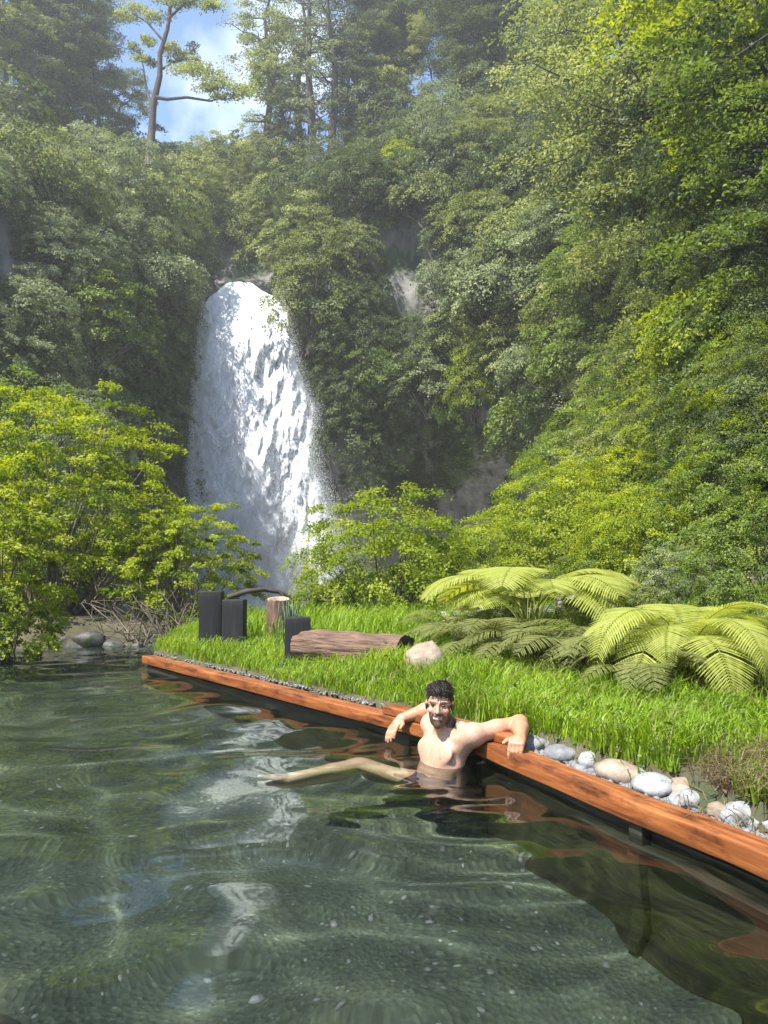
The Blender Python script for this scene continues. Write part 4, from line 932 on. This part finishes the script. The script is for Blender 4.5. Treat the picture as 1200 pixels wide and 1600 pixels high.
# gravel line between the left beam and the turf
bm = bmesh.new(); bmesh.ops.create_icosphere(bm, subdivisions=1, radius=1); iv = np.array([v_.co for v_ in bm.verts]); iff = np.array([[v_.index for v_ in f.verts] for f in bm.faces]); bm.free()
def pebbles(P, r, g, flat=.7):
    n = len(P); sc = g.uniform(.65, 1.3, (n, 1, 3)) * np.asarray(r)[:, None, None] * np.array([1, 1, flat]); V = iv[None] * sc * (1 + g.normal(0, .10, (n, len(iv), 1)))
    return (V + P[:, None]).reshape(-1, 3), (np.arange(n)[:, None, None] * len(iv) + iff[None]).reshape(-1, 3)
n = 800; t = g.uniform(-.3, 3.85, n); o_ = g.uniform(.13, .195, n); pp = LP + np.outer(t, LD) + np.outer(o_, LN)
V_, F_ = pebbles(np.stack([pp[:, 0], pp[:, 1], np.full(n, .20) + g.uniform(-.01, .01, n)], 1), g.uniform(.005, .013, n), g)
tag(link('gravel', mesh_np('gravel', V_, F_, M['stone_grey'], smooth=True)), 'thin line of pale gravel between the left beam and the grass', 'gravel', kind='stuff')
n = 2200; t = g.uniform(-3.4, .3, n); o_ = g.uniform(.13, .29, n); pp = RP + np.outer(t, RD) + np.outer(o_, RN)
V_, F_ = pebbles(np.stack([pp[:, 0], pp[:, 1], np.full(n, .13) + g.uniform(-.005, .02, n)], 1), g.uniform(.008, .03, n), g)
tag(link('small_gravel', mesh_np('small_gravel', V_, F_, M['stone_grey'], smooth=True)), 'small grey gravel filling between the river stones by the right beam', 'gravel', kind='stuff')
# pebbles on the pool floor
n = 1300; pp = np.stack([g.uniform(-3.2, 1.4, n), 1.6 + 4.5 * g.random(n) ** 1.6], 1); pz = ground_z(pp[:, 0], pp[:, 1]); k_ = pz < -.6; pp, pz = pp[k_], pz[k_]; n = len(pp)
V_, F_ = pebbles(np.stack([pp[:, 0], pp[:, 1], pz], 1), np.clip(g.lognormal(-4.7, .5, n), .005, .035), g, .55)
tag(link('bed_pebbles', mesh_np('bed_pebbles', V_, F_, M['stone_river'], smooth=True)), 'scattered pebbles on the pool floor', 'pebbles', kind='stuff')
stone(-30, 1900, -.95, 130, 50, 'stone_wet', 'brown submerged stone in the lower left corner of the pool', 640, .8, 'sunken_stone', 'stone')
# reeds behind the shortest post
rb = np.array([(458 - 600) / 1200 * 7.0, 7.0]); rzv = float(ground_z(rb[:1], rb[1:])[0]); paths = []
for i in range(46):
    b = np.array([g.normal(0, .05), g.normal(0, .05), -.02]); hh = g.uniform(.25, .52); e = b + np.array([g.normal(0, .04), g.normal(0, .04), hh]); paths.append((np.stack([b, (b + e) / 2 + g.normal(0, .01, 3), e]), np.array([.006, .006, .004])))
V_, F_ = tubes(paths, 5); tag(link('reed_clump', mesh_np('reed_clump', V_, F_, simple('reed', (.045, .085, .03), .5)), loc=(rb[0], rb[1], rzv)), 'clump of dark green upright reeds behind the shortest post', 'reeds')

# ------------------------------------------------------------------ ferns, every frond its own piece
def frond_mesh(L, e0, e1, wid, m, seed, npair=26, start=.28, nleaf=11, stalk=.007, twist=.0):
    g = np.random.default_rng(seed); n = 60; t = np.linspace(0, 1, n); el = np.radians(e0 + (e1 - e0) * t ** 1.15)
    r = np.cumsum(np.cos(el)) * L / n; z = np.cumsum(np.sin(el)) * L / n; path = np.stack([r, .03 * L * np.sin(t * 2.2 + seed), z], 1)
    tan = unit(np.gradient(path, axis=0)); side = unit(np.cross(tan, [0, 0, 1.0])); nrm = np.cross(side, tan)
    PV, PF, v = [], [], []
    for k in range(npair):
        f = start + (1 - start) * (k + .5) / npair; i = int(f * (n - 1)); u_ = (k + .5) / npair
        pl = wid * (math.sin(math.pi * (.10 + .86 * u_ ** .75)) ** .8) * g.uniform(.9, 1.08)
        vv_ = .5 + g.normal(0, .12)
        for sg in (-1, 1):
            d = unit(side[i] * sg * .92 + tan[i] * (.30 + .3 * u_) + nrm[i] * .05)
            m_ = 7; A = np.linspace(0, 1, m_); ax_ = path[i] + d * pl * A[:, None] + np.array([0, 0, -.20 * pl]) * (A ** 2)[:, None] + g.normal(0, .008 * pl, 3) * A[:, None]
            fw = unit(np.cross(nrm[i], d) + g.normal(0, .12, 3)); hw = max(.0045, .025 * wid) * np.array([.55, .95, 1.0, .92, .75, .5, .06]) * (.7 + .5 * math.sin(math.pi * u_))
            zig = np.array([1.25 if q % 2 else .8 for q in range(m_)])
            o_ = len(PV); PV.extend(ax_ - fw * (hw * zig)[:, None] - nrm[i] * hw[:, None] * .35); PV.extend(ax_ + nrm[i] * hw[:, None] * .25); PV.extend(ax_ + fw * (hw * zig[::-1])[:, None] - nrm[i] * hw[:, None] * .35)
            for q in range(m_ - 1):
                PF.append((o_ + q, o_ + q + 1, o_ + m_ + q + 1, o_ + m_ + q)); PF.append((o_ + m_ + q, o_ + m_ + q + 1, o_ + 2 * m_ + q + 1, o_ + 2 * m_ + q))
            v.extend([vv_ + g.normal(0, .05)] * (3 * m_))
    V, F = np.array(PV), np.array(PF)
    tv, tf = tubes([(path, np.linspace(stalk, stalk * .25, n))], 5)
    me = mesh_np('frond', np.concatenate([V, tv]), np.concatenate([F, tf + len(V)]), m, attr={'v': np.concatenate([np.clip(v, 0, 1), np.full(len(tv), .15)])})
    return me
def fern(name, label, loc, fr, n, sc, az0=0.0, span=6.283, tilt=0.0, stalks=None, seed=0, group=None):
    g = np.random.default_rng(seed); o = empty(name, loc, label, 'fern', group)
    for k in range(n):
        s = sc * g.uniform(.82, 1.12); a = az0 + span * (k + g.uniform(-.25, .25)) / n
        link('frond', fr[k % len(fr)], o, loc=(.03 * math.cos(a), .03 * math.sin(a), 0), rot=(g.normal(0, .10), g.normal(0, .10) + tilt, a), sc=(s, s, s))
    return o
frA = [frond_mesh(1.35, 86, -42, .36, M['leaf_fern'], 1, 42, .46, 12), frond_mesh(1.25, 84, -32, .34, M['leaf_fern'], 2, 42, .46, 12), frond_mesh(1.40, 88, -52, .36, M['leaf_fern'], 5, 42, .46, 12)]
frB = [frond_mesh(1.25, 84, -88, .27, M['leaf_fern'], 3, 46, .22, 11), frond_mesh(1.15, 78, -96, .25, M['leaf_fern'], 4, 46, .20, 11)]
frC = [frond_mesh(.85, 58, -40, .19, M['leaf_fern_low'], 6, 34, .2, 9), frond_mesh(.8, 70, -60, .18, M['leaf_fern_low'], 7, 34, .2, 9)]
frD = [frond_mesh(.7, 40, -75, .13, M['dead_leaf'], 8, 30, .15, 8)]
def gl(px, D, dz=0.0):
    x = (px - 600) / 1200 * D; return np.array([x, D, float(ground_z(np.array([x]), np.array([D]))[0]) + dz])
fern('tree_fern', 'tall umbrella shaped yellow green fern behind the lawn', gl(828, 6.9, .02), frA, 22, .92, .2, seed=1)
fern('tree_fern', 'pale fern spreading just right behind the umbrella fern', gl(885, 7.9, .05), frA, 9, .72, .9, seed=9)
fern('arching_fern', 'big yellow green fern with arching drooping fronds at the right', gl(1068, 4.9, .06), frB, 18, .80, .1, seed=2)
fern('arching_fern', 'smaller arching fern at the right edge behind the big one', gl(1150, 5.6, .05), frB, 11, .72, .6, seed=3)
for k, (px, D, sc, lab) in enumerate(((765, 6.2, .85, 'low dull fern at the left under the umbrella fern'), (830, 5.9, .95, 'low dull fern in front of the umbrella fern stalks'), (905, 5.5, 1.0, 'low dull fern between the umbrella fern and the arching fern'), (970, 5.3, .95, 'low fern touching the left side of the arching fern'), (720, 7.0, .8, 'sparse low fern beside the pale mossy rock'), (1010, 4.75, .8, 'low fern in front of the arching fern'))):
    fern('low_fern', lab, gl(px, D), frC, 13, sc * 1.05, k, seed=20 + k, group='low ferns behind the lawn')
for k, (px, D, lab) in enumerate(((885, 5.35, 'withered brown fern skirt at the lawn edge'), (1045, 4.85, 'withered brown fern skirt below the arching fern'), (760, 6.4, 'withered brown fern skirt near the pale rock'))):
    fern('withered_fern', lab, gl(px, D), frD, 10, .75, k, seed=30 + k, group='withered ferns')
# broad weed leaves and shrubs at the right edge foot
plant('edge_bush', 'leafy green bush low at the right edge above the straw', 'bush', nearC, gl(1225, 5.4, -.1), .42, 2.0, M['leaf_green'])
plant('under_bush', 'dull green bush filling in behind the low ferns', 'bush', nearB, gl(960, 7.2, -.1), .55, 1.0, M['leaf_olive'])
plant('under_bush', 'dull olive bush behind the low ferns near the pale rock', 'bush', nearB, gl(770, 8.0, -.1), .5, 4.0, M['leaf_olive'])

# ------------------------------------------------------------------ the bather
class SDF:
    def __init__(s, lo, hi, h):
        s.lo = np.array(lo, float); s.h = h; s.n = np.ceil((np.array(hi) - lo) / h).astype(int) + 1; s.F = np.full(s.n, 1.0, np.float32)
    def _sub(s, lo, hi):
        a = np.clip(np.floor((lo - s.lo) / s.h).astype(int), 0, s.n); b = np.clip(np.ceil((hi - s.lo) / s.h).astype(int) + 1, 0, s.n)
        ax = [s.lo[k] + s.h * np.arange(a[k], b[k]) for k in range(3)]
        return tuple(slice(a[k], b[k]) for k in range(3)), np.stack(np.meshgrid(*ax, indexing='ij'), -1)
    def add(s, fn, lo, hi, k=.02, op='u'):
        m = k + .03; sl, P = s._sub(np.array(lo) - m, np.array(hi) + m)
        if P.size == 0: return
        d = fn(P).astype(np.float32); f = s.F[sl]
        if op == 'u': h_ = np.clip(.5 + .5 * (f - d) / k, 0, 1); s.F[sl] = f * (1 - h_) + d * h_ - k * h_ * (1 - h_)
        elif op == 's': h_ = np.clip(.5 - .5 * (f + d) / k, 0, 1); s.F[sl] = f * (1 - h_) - d * h_ + k * h_ * (1 - h_)
    def cone(s, a, b, ra, rb, k=.02, op='u'):
        a = np.array(a, float); b = np.array(b, float); ba = b - a; L2 = ba @ ba; r = max(ra, rb)
        def fn(P):
            t = np.clip(((P - a) @ ba) / L2, 0, 1); return np.linalg.norm(P - a - t[..., None] * ba, axis=-1) - (ra + (rb - ra) * t)
        s.add(fn, np.minimum(a, b) - r, np.maximum(a, b) + r, k, op)
    def ell(s, c, R, ax, k=.02, op='u'):
        c = np.array(c, float); R = np.array(R, float); A = np.array(ax, float); r = R.max()
        def fn(P):
            q = (P - c) @ A.T; k0 = np.linalg.norm(q / R, axis=-1); k1 = np.linalg.norm(q / R ** 2, axis=-1) + 1e-9; return k0 * (k0 - 1) / k1
        s.add(fn, c - r, c + r, k, op)
    def mesh(s):
        F = s.F; ins = F < 0; c = np.zeros(np.array(F.shape) - 1, np.int8)
        for i in (0, 1):
            for j in (0, 1):
                for k in (0, 1): c += ins[i:F.shape[0] - 1 + i, j:F.shape[1] - 1 + j, k:F.shape[2] - 1 + k]
        act = (c > 0) & (c < 8); idx = np.argwhere(act); num = np.full(c.shape, -1, np.int64); num[act] = np.arange(len(idx))
        acc = np.zeros((len(idx), 3)); cnt = np.zeros(len(idx))
        cor = [(i, j, k) for i in (0, 1) for j in (0, 1) for k in (0, 1)]
        val = {q: F[idx[:, 0] + q[0], idx[:, 1] + q[1], idx[:, 2] + q[2]] for q in cor}
        for q in cor:
            for ax in range(3):
                if q[ax] == 0:
                    w = list(q); w[ax] = 1; w = tuple(w); a, b = val[q], val[w]; m = (a < 0) != (b < 0); t = np.where(m, a / np.where(a - b == 0, 1, a - b), 0)
                    p = np.tile(np.array(q, float), (len(idx), 1)); p[:, ax] += t; acc[m] += p[m]; cnt[m] += 1
        V = s.lo + s.h * (idx + acc / cnt[:, None]); Fs = []
        for ax in range(3):
            sl0 = [slice(None)] * 3; sl1 = [slice(None)] * 3; sl0[ax] = slice(0, -1); sl1[ax] = slice(1, None); a, b = ins[tuple(sl0)], ins[tuple(sl1)]
            e = np.argwhere(a != b); o1, o2 = (ax + 1) % 3, (ax + 2) % 3
            e = e[(e[:, o1] > 0) & (e[:, o2] > 0) & (e[:, o1] < F.shape[o1] - 1) & (e[:, o2] < F.shape[o2] - 1)]
            fl = a[e[:, 0], e[:, 1], e[:, 2]]; quad = []
            for (d1, d2) in ((0, 0), (-1, 0), (-1, -1), (0, -1)):
                w = e.copy(); w[:, o1] += d1; w[:, o2] += d2; quad.append(num[w[:, 0], w[:, 1], w[:, 2]])
            quad = np.stack(quad, 1); quad[~fl] = quad[~fl][:, ::-1]; Fs.append(quad)
        return V, np.concatenate(Fs)
A_ = np.array
pel, nb = A_([.245, 4.05, -.235]), A_([.335, 4.10, .222])
up_ = unit(nb - pel); la = A_([.58, -.81, .03]); la = unit(la - up_ * (la @ up_)); fr_ = np.cross(la, up_)
if fr_[1] > 0: fr_ = -fr_
AX = np.stack([la, fr_, up_])
def T3(s_, f_, h_): return pel + la * s_ + fr_ * f_ + up_ * h_
body = SDF((-.62, 3.60, -.40), (.86, 4.68, .52), .0048)
body.ell(T3(0, 0, .03), (.150, .100, .11), AX, .03); body.ell(T3(0, .005, .17), (.128, .088, .13), AX, .05); body.ell(T3(0, 0, .31), (.142, .094, .15), AX, .05)
body.ell(T3(0, -.02, .42), (.15, .07, .06), AX, .05)
for sg in (-1, 1): body.ell(T3(sg * .066, .066, .362), (.072, .020, .048), AX, .035)
for q in (.09, .15, .21):
    for sg in (-1, 1): body.ell(T3(sg * .034, .088, q), (.030, .010, .026), AX, .014)
for sg in (-1, 1): body.cone(T3(sg * .02, .055, .435), T3(sg * .13, .035, .452), .010, .009, .014)
body.cone(T3(0, .112, .28), T3(0, .100, .41), .006, .006, .02, 's')
LS, RS = T3(.185, -.01, .425), T3(-.175, -.01, .425)
LS = A_([.452, 3.97, .228]); RS = A_([.262, 4.26, .222])
LE, LW = A_([.705, 4.05, .272]), A_([.672, 3.845, .246])
RE, RW = A_([.315, 4.46, .283]), A_([.100, 4.50, .205])
for S, E, W in ((LS, LE, LW), (RS, RE, RW)):
    body.cone(nb + up_ * .01, S, .042, .048, .04); body.cone(T3(0, 0, .36) * .55 + S * .45, S, .068, .050, .04)
    body.ell(S, (.053, .053, .050), np.eye(3), .03)
    body.cone(S, S * .5 + E * .5, .048, .046, .02); body.cone(S * .5 + E * .5, E, .046, .038, .02); body.cone(E, E * .62 + W * .38, .042, .043, .02); body.cone(E * .62 + W * .38, W, .043, .027, .015)
def hand(W, K, spread, tips_dir, curl, th):
    """palm from wrist W to knuckle centre K, four fingers and a thumb"""
    d = unit(K - W); sp = unit(spread)
    body.cone(W, W + (K - W) * .55, .026, .028, .01)
    for q in (-.026, -.009, .009, .026): body.cone(W + (K - W) * .35 + sp * q * .7, K + sp * q, .017, .013, .010)
    for q, ln in ((-.029, .072), (-.0095, .082), (.0105, .078), (.029, .062)):
        a = K + sp * q; b = a + unit(tips_dir) * ln * .45; c = b + unit(unit(tips_dir) + curl * .55) * ln * .32; e = c + unit(unit(tips_dir) + curl * 1.1) * ln * .25
        body.cone(a, b, .0112, .0098, .0035); body.cone(b, c, .0098, .0088, .0035); body.cone(c, e, .0088, .0074, .0035)
    a = W + (K - W) * .35 + sp * th * .024; b = a + unit(d + sp * th * 1.0) * .042; c = b + unit(d + sp * th * .25) * .034
    body.cone(a, b, .0155, .012, .008); body.cone(b, c, .012, .0085, .004)
hand(LW, A_([.638, 3.765, .232]), A_([.93, -.37, 0]), A_([-.22, -.20, -.95]), A_([.25, .30, -.2]), -1)
hand(RW, A_([.055, 4.452, .163]), A_([.72, -.62, .25]), A_([-.42, -.42, -.80]), A_([.3, .25, -.3]), 1)
# legs stretched out near the surface
H1, H2 = T3(.085, .02, 0), T3(-.085, .02, .01)
K1, K2 = A_([-.13, 4.14, -.022]), A_([-.11, 4.18, -.13]); N1, N2 = A_([-.48, 3.92, -.07]), A_([-.49, 3.95, -.18])
for Hh, K, Nn in ((H1, K1, N1), (H2, K2, N2)):
    body.cone(Hh, K, .086, .068, .03); body.cone(K, K * .65 + Nn * .35, .064, .068, .02); body.cone(K * .65 + Nn * .35, Nn, .066, .042, .02)
    ft = unit(A_([-.55, -.35, .55])); body.cone(Nn, Nn + ft * .10, .034, .030, .02); body.cone(Nn + ft * .05, Nn + ft * .17 + A_([-.02, -.01, 0]), .032, .018, .015)
# head
hc = A_([.288, 4.045, .368]); hf = unit(A_([-.17, -1, .02])); hr = unit(np.cross(hf, [0.03, 0, 1])); hu = np.cross(hr, hf)
if hr[0] < 0: hr = -hr
if hu[2] < 0: hu = -hu
HX = np.stack([hr, hf, hu])
def Hd(x, f_, u_): return hc + hr * x + hf * f_ + hu * u_
body.cone(nb - up_ * .01 + fr_ * -.01, Hd(0, -.015, -.06), .060, .054, .03)
body.ell(Hd(0, -.016, .030), (.0735, .092, .086), HX, .02); body.ell(Hd(0, .028, -.028), (.0605, .066, .085), HX, .025)
body.ell(Hd(0, .040, -.080), (.050, .048, .036), HX, .02); body.ell(Hd(0, .074, -.100), (.024, .020, .019), HX, .015)
for sg in (-1, 1):
    body.ell(Hd(sg * .040, .066, -.032), (.022, .020, .018), HX, .012); body.ell(Hd(sg * .076, -.006, -.010), (.009, .020, .032), HX, .006)
    body.ell(Hd(sg * .031, .101, .000), (.017, .016, .0115), HX, .008, 's')
    body.cone(Hd(sg * .012, .090, .017), Hd(sg * .048, .076, .019), .0095, .008, .008)
body.cone(Hd(0, .088, .010), Hd(0, .110, -.032), .0085, .0125, .007)
for sg in (-1, 1): body.ell(Hd(sg * .012, .100, -.036), (.0085, .010, .0075), HX, .005)
body.ell(Hd(0, .093, -.066), (.030, .012, .0075), HX, .006, 's')
body.cone(Hd(-.022, .088, -.0755), Hd(.022, .088, -.0755), .0065, .0065, .005); body.cone(Hd(-.02, .091, -.0565), Hd(.02, .091, -.0565), .0055, .0055, .005)
piv = Hd(0, -.01, -.125)
def headscale(V, k=.115):
    d = V - piv; h_ = d @ hu; rad = np.linalg.norm(d - h_[..., None] * hu, axis=-1)
    w = sstep(-.015, .045, h_) * sstep(.155, .115, rad); return piv + d * (1 - k * w[..., None]) + hu * .020 * w[..., None]
V_, F_ = body.mesh()
q = (V_ - hc) @ HX.T; x_, f_, u_ = q[:, 0], q[:, 1], q[:, 2]; nz = vnoise(V_ * 120, 3) * .004
skin = A_([.52, .315, .215]); tan_ = A_([.45, .225, .125]); col = np.tile(skin, (len(V_), 1))
def blend(mask, c): 
    global col
    mk = np.clip(mask, 0, 1)[:, None]; col = col * (1 - mk) + c * mk
arm = np.maximum(sstep(.50, .66, V_[:, 0]), sstep(4.28, 4.40, V_[:, 1])) * (V_[:, 2] > .02)
blend(arm * .9, tan_); hd = (u_ > -.125) & (np.abs(x_) < .10) & (np.abs(f_) < .14)
blend(hd * .65, A_([.48, .255, .17])); blend(hd * sstep(.03, .008, np.hypot(np.abs(x_) - .042, u_ + .03)) * .5, A_([.56, .25, .18]))
beard_c = A_([.035, .022, .016])
jaw = hd & (f_ > -.02) & (u_ < -.045 + nz - .9 * np.clip(.075 - np.abs(x_) * 1.0 - .03, 0, .03)) 
side_b = hd & (f_ > -.035) & (f_ < .062) & (np.abs(x_) > .040 + .25 * np.clip(u_ + .05, 0, 1)) & (u_ < .0 + nz)
must = hd & (f_ > .07) & (np.abs(x_) < .036) & (np.abs(u_ + .051 + .10 * np.abs(x_) + nz) < .0065)
lower = hd & (f_ > .03) & ((u_ < -.080 + nz) | ((u_ < -.058 + nz) & (np.abs(x_) > .027)))
blend((side_b | lower) * .90 * (u_ > -.118), beard_c); blend(must * .85, beard_c)
blend((hd & (f_ > .07) & (np.abs(x_) < .010) & (np.abs(u_ + .084) < .006)) * .7, beard_c)
blend((hd & (f_ > .075) & (np.abs(x_) < .024) & (np.abs(u_ + .0765) < .0055)) * .45, A_([.40, .17, .13]))
blend((hd & (f_ > .06) & (np.abs(x_) > .011) & (np.abs(x_) < .052) & (np.abs(u_ - .0195 + .05 * np.clip(np.abs(x_) - .036, 0, 1) + nz * .4) < .0042)) * .85, beard_c)
legm = (V_[:, 0] < .12) & (V_[:, 2] < -.0) ; blend(legm * .7, A_([.66, .50, .30]))
for sg in (-1, 1): blend(sstep(.016, .010, np.linalg.norm(V_ - T3(sg * .083, .098, .335), axis=1)) * .45, A_([.33, .14, .10]))
base = pel.copy(); pm = empty('person', base, 'bare chested person in dark swim shorts leaning back on the timber edge, arms spread', 'person')
link('body', mesh_np('body', headscale(V_) - base, F_, M['skin'], smooth=True, col=np.concatenate([col, np.ones((len(col), 1))], 1)), pm)
# hair
hs = SDF(hc - .14, hc + .16, .0036)
hs.ell(Hd(0, -.020, .033), (.0775, .0955, .0875), HX, .01); hs.ell(Hd(0, .030, .074), (.060, .056, .036), HX, .02); hs.ell(Hd(.010, .058, .072), (.048, .036, .026), HX, .014)
g = np.random.default_rng(3)
for i in range(220):
    a, b = g.uniform(0, 6.283), g.uniform(.12, 1.35); d = A_([math.cos(a) * math.sin(b), math.sin(a) * math.sin(b), math.cos(b)])
    c = Hd(d[0] * .073, -.016 + d[1] * .094, .033 + d[2] * .086)
    if d[1] > .55 and d[2] < .42: continue
    e = c + hr * g.normal(0, .011) + hf * g.normal(.004, .012) + hu * g.normal(.0, .004); hs.cone(c, e, .0070 * g.uniform(.7, 1.2), .004, .004)
def cutfn(P):
    w = (P - hc) @ HX.T; x, f, u2 = w[..., 0], w[..., 1], w[..., 2]
    wig = .006 * np.sin(x * 240) + .004 * np.sin(x * 520 + 1)
    keep = np.minimum(u2 - (.062 + wig + .25 * np.abs(x) * 0), 0)          # front hairline
    front = np.where(f > .05, .056 + wig - .5 * np.clip(np.abs(x) - .03, 0, 1), np.where(f > .0, .004 + f * .55, -.050 - .1 * (f + .1)))
    return u2 - front
sl = hs.F; P = np.stack(np.meshgrid(*[hs.lo[k] + hs.h * np.arange(hs.n[k]) for k in range(3)], indexing='ij'), -1)
hs.F = np.maximum(hs.F, -cutfn(P).astype(np.float32) * .8)
V_, F_ = hs.mesh(); hpaths = []
sel = V_[((V_ - hc) @ HX.T)[:, 2] > -.02]; g = np.random.default_rng(8)
for p in sel[g.integers(0, len(sel), 620)]:
    out_ = unit(p - hc); sd_ = unit(np.cross(out_, hu + g.normal(0, .4, 3))); ln = g.uniform(.010, .024) * (1.2 if ((p - hc) @ hu) > .06 else .6)
    hpaths.append((np.stack([p - out_ * .004, p + out_ * ln * .35 + hf * ln * .3, p + out_ * ln * .45 + hf * ln * .6 + sd_ * ln * .5, p + out_ * ln * .25 + hf * ln * .8 + sd_ * ln]), np.array([.0022, .0022, .0018, .0006])))
hv, hq = tubes(hpaths, 4)
link('hair', mesh_np('hair', headscale(np.concatenate([V_, hv])) - base, np.concatenate([F_, hq + len(V_)]), M['hair'], smooth=True), pm)
# eyes and teeth
for sg in (-1, 1):
    sm = stone_mesh('eye', (.022, .020, .0125), 1, M['eye'], 3, 0, 0); o = link('eye', sm, pm, loc=headscale(Hd(sg * .031, .0815, -.0005)[None])[0] - base, sc=(.9, .9, .9))
tv = []; 
for i in range(13):
    x = -.021 + .042 * i / 12; f = .0905 - 9.0 * x * x
    tv += [Hd(x, f, -.0620 + 9 * x * x), Hd(x, f, -.0685 + 12 * x * x)]
tv = np.array(tv); tf = np.array([[2 * i, 2 * i + 1, 2 * i + 3, 2 * i + 2] for i in range(12)])
tv = np.concatenate([tv, tv - hf * .006]); tf = np.concatenate([tf, tf[:, ::-1] + 26])
link('teeth', mesh_np('teeth', headscale(tv) - base, tf, M['tooth'], smooth=True), pm)
# swim shorts
ss = SDF((-.15, 3.75, -.40), (.40, 4.35, .06), .0055)
ss.ell(T3(0, 0, .02), (.168, .118, .115), AX, .03); ss.cone(T3(0, 0, .02), T3(0, 0, .10), .12, .115, .03)
for Hh, K in ((H1, K1), (H2, K2)): ss.cone(Hh, Hh + (K - Hh) * .52, .098, .088, .03)
P = np.stack(np.meshgrid(*[ss.lo[k] + ss.h * np.arange(ss.n[k]) for k in range(3)], indexing='ij'), -1)
ss.F = ss.F + (.006 * fbm(P * 18, 5, 2)).astype(np.float32)
kd = unit(K1 - H1); ss.F = np.maximum(ss.F, (((P - pel) @ up_) - .105 - 1.5 * np.clip((P - H1) @ kd + .02, 0, 1)).astype(np.float32))
ss.F = np.maximum(ss.F, (((P - H1) @ kd) - .20).astype(np.float32))
V_, F_ = ss.mesh(); link('swim_shorts', mesh_np('swim_shorts', V_ - base, F_, M['navy'], smooth=True), pm)

# ------------------------------------------------------------------ mist at the foot of the fall, haze in the gorge
def volbox(name, label, me, dens, loc, sc, aniso=.2):
    m = mat(name + '_air'); k = NT(m); pv = k.n('VolumePrincipled', Density=dens, Color=(.98, .98, .96, 1), Anisotropy=aniso); k.out(vol=pv.outputs[0])
    me.materials.append(m); o = link(name, me, loc=loc, sc=sc); return tag(o, label, 'mist', kind='stuff')
bm = bmesh.new(); bmesh.ops.create_icosphere(bm, subdivisions=4, radius=1.0); me = bpy.data.meshes.new('mist'); bm.to_mesh(me); bm.free()
volbox('mist', 'white mist hanging over the foot of the waterfall', me, .04, (-6.6, 39.5, .3), (6.0, 4.0, 4.2))
bm = bmesh.new(); bmesh.ops.create_cube(bm, size=1.0); me = bpy.data.meshes.new('haze'); bm.to_mesh(me); bm.free()
volbox('haze', 'thin bright haze filling the gorge', me, .0016, (0, 20, 28), (190, 190, 66), .35)

for o in bpy.data.objects:
    if o.name.split('.')[0] in RECEIVE: o.cycles.is_caustics_receiver = True
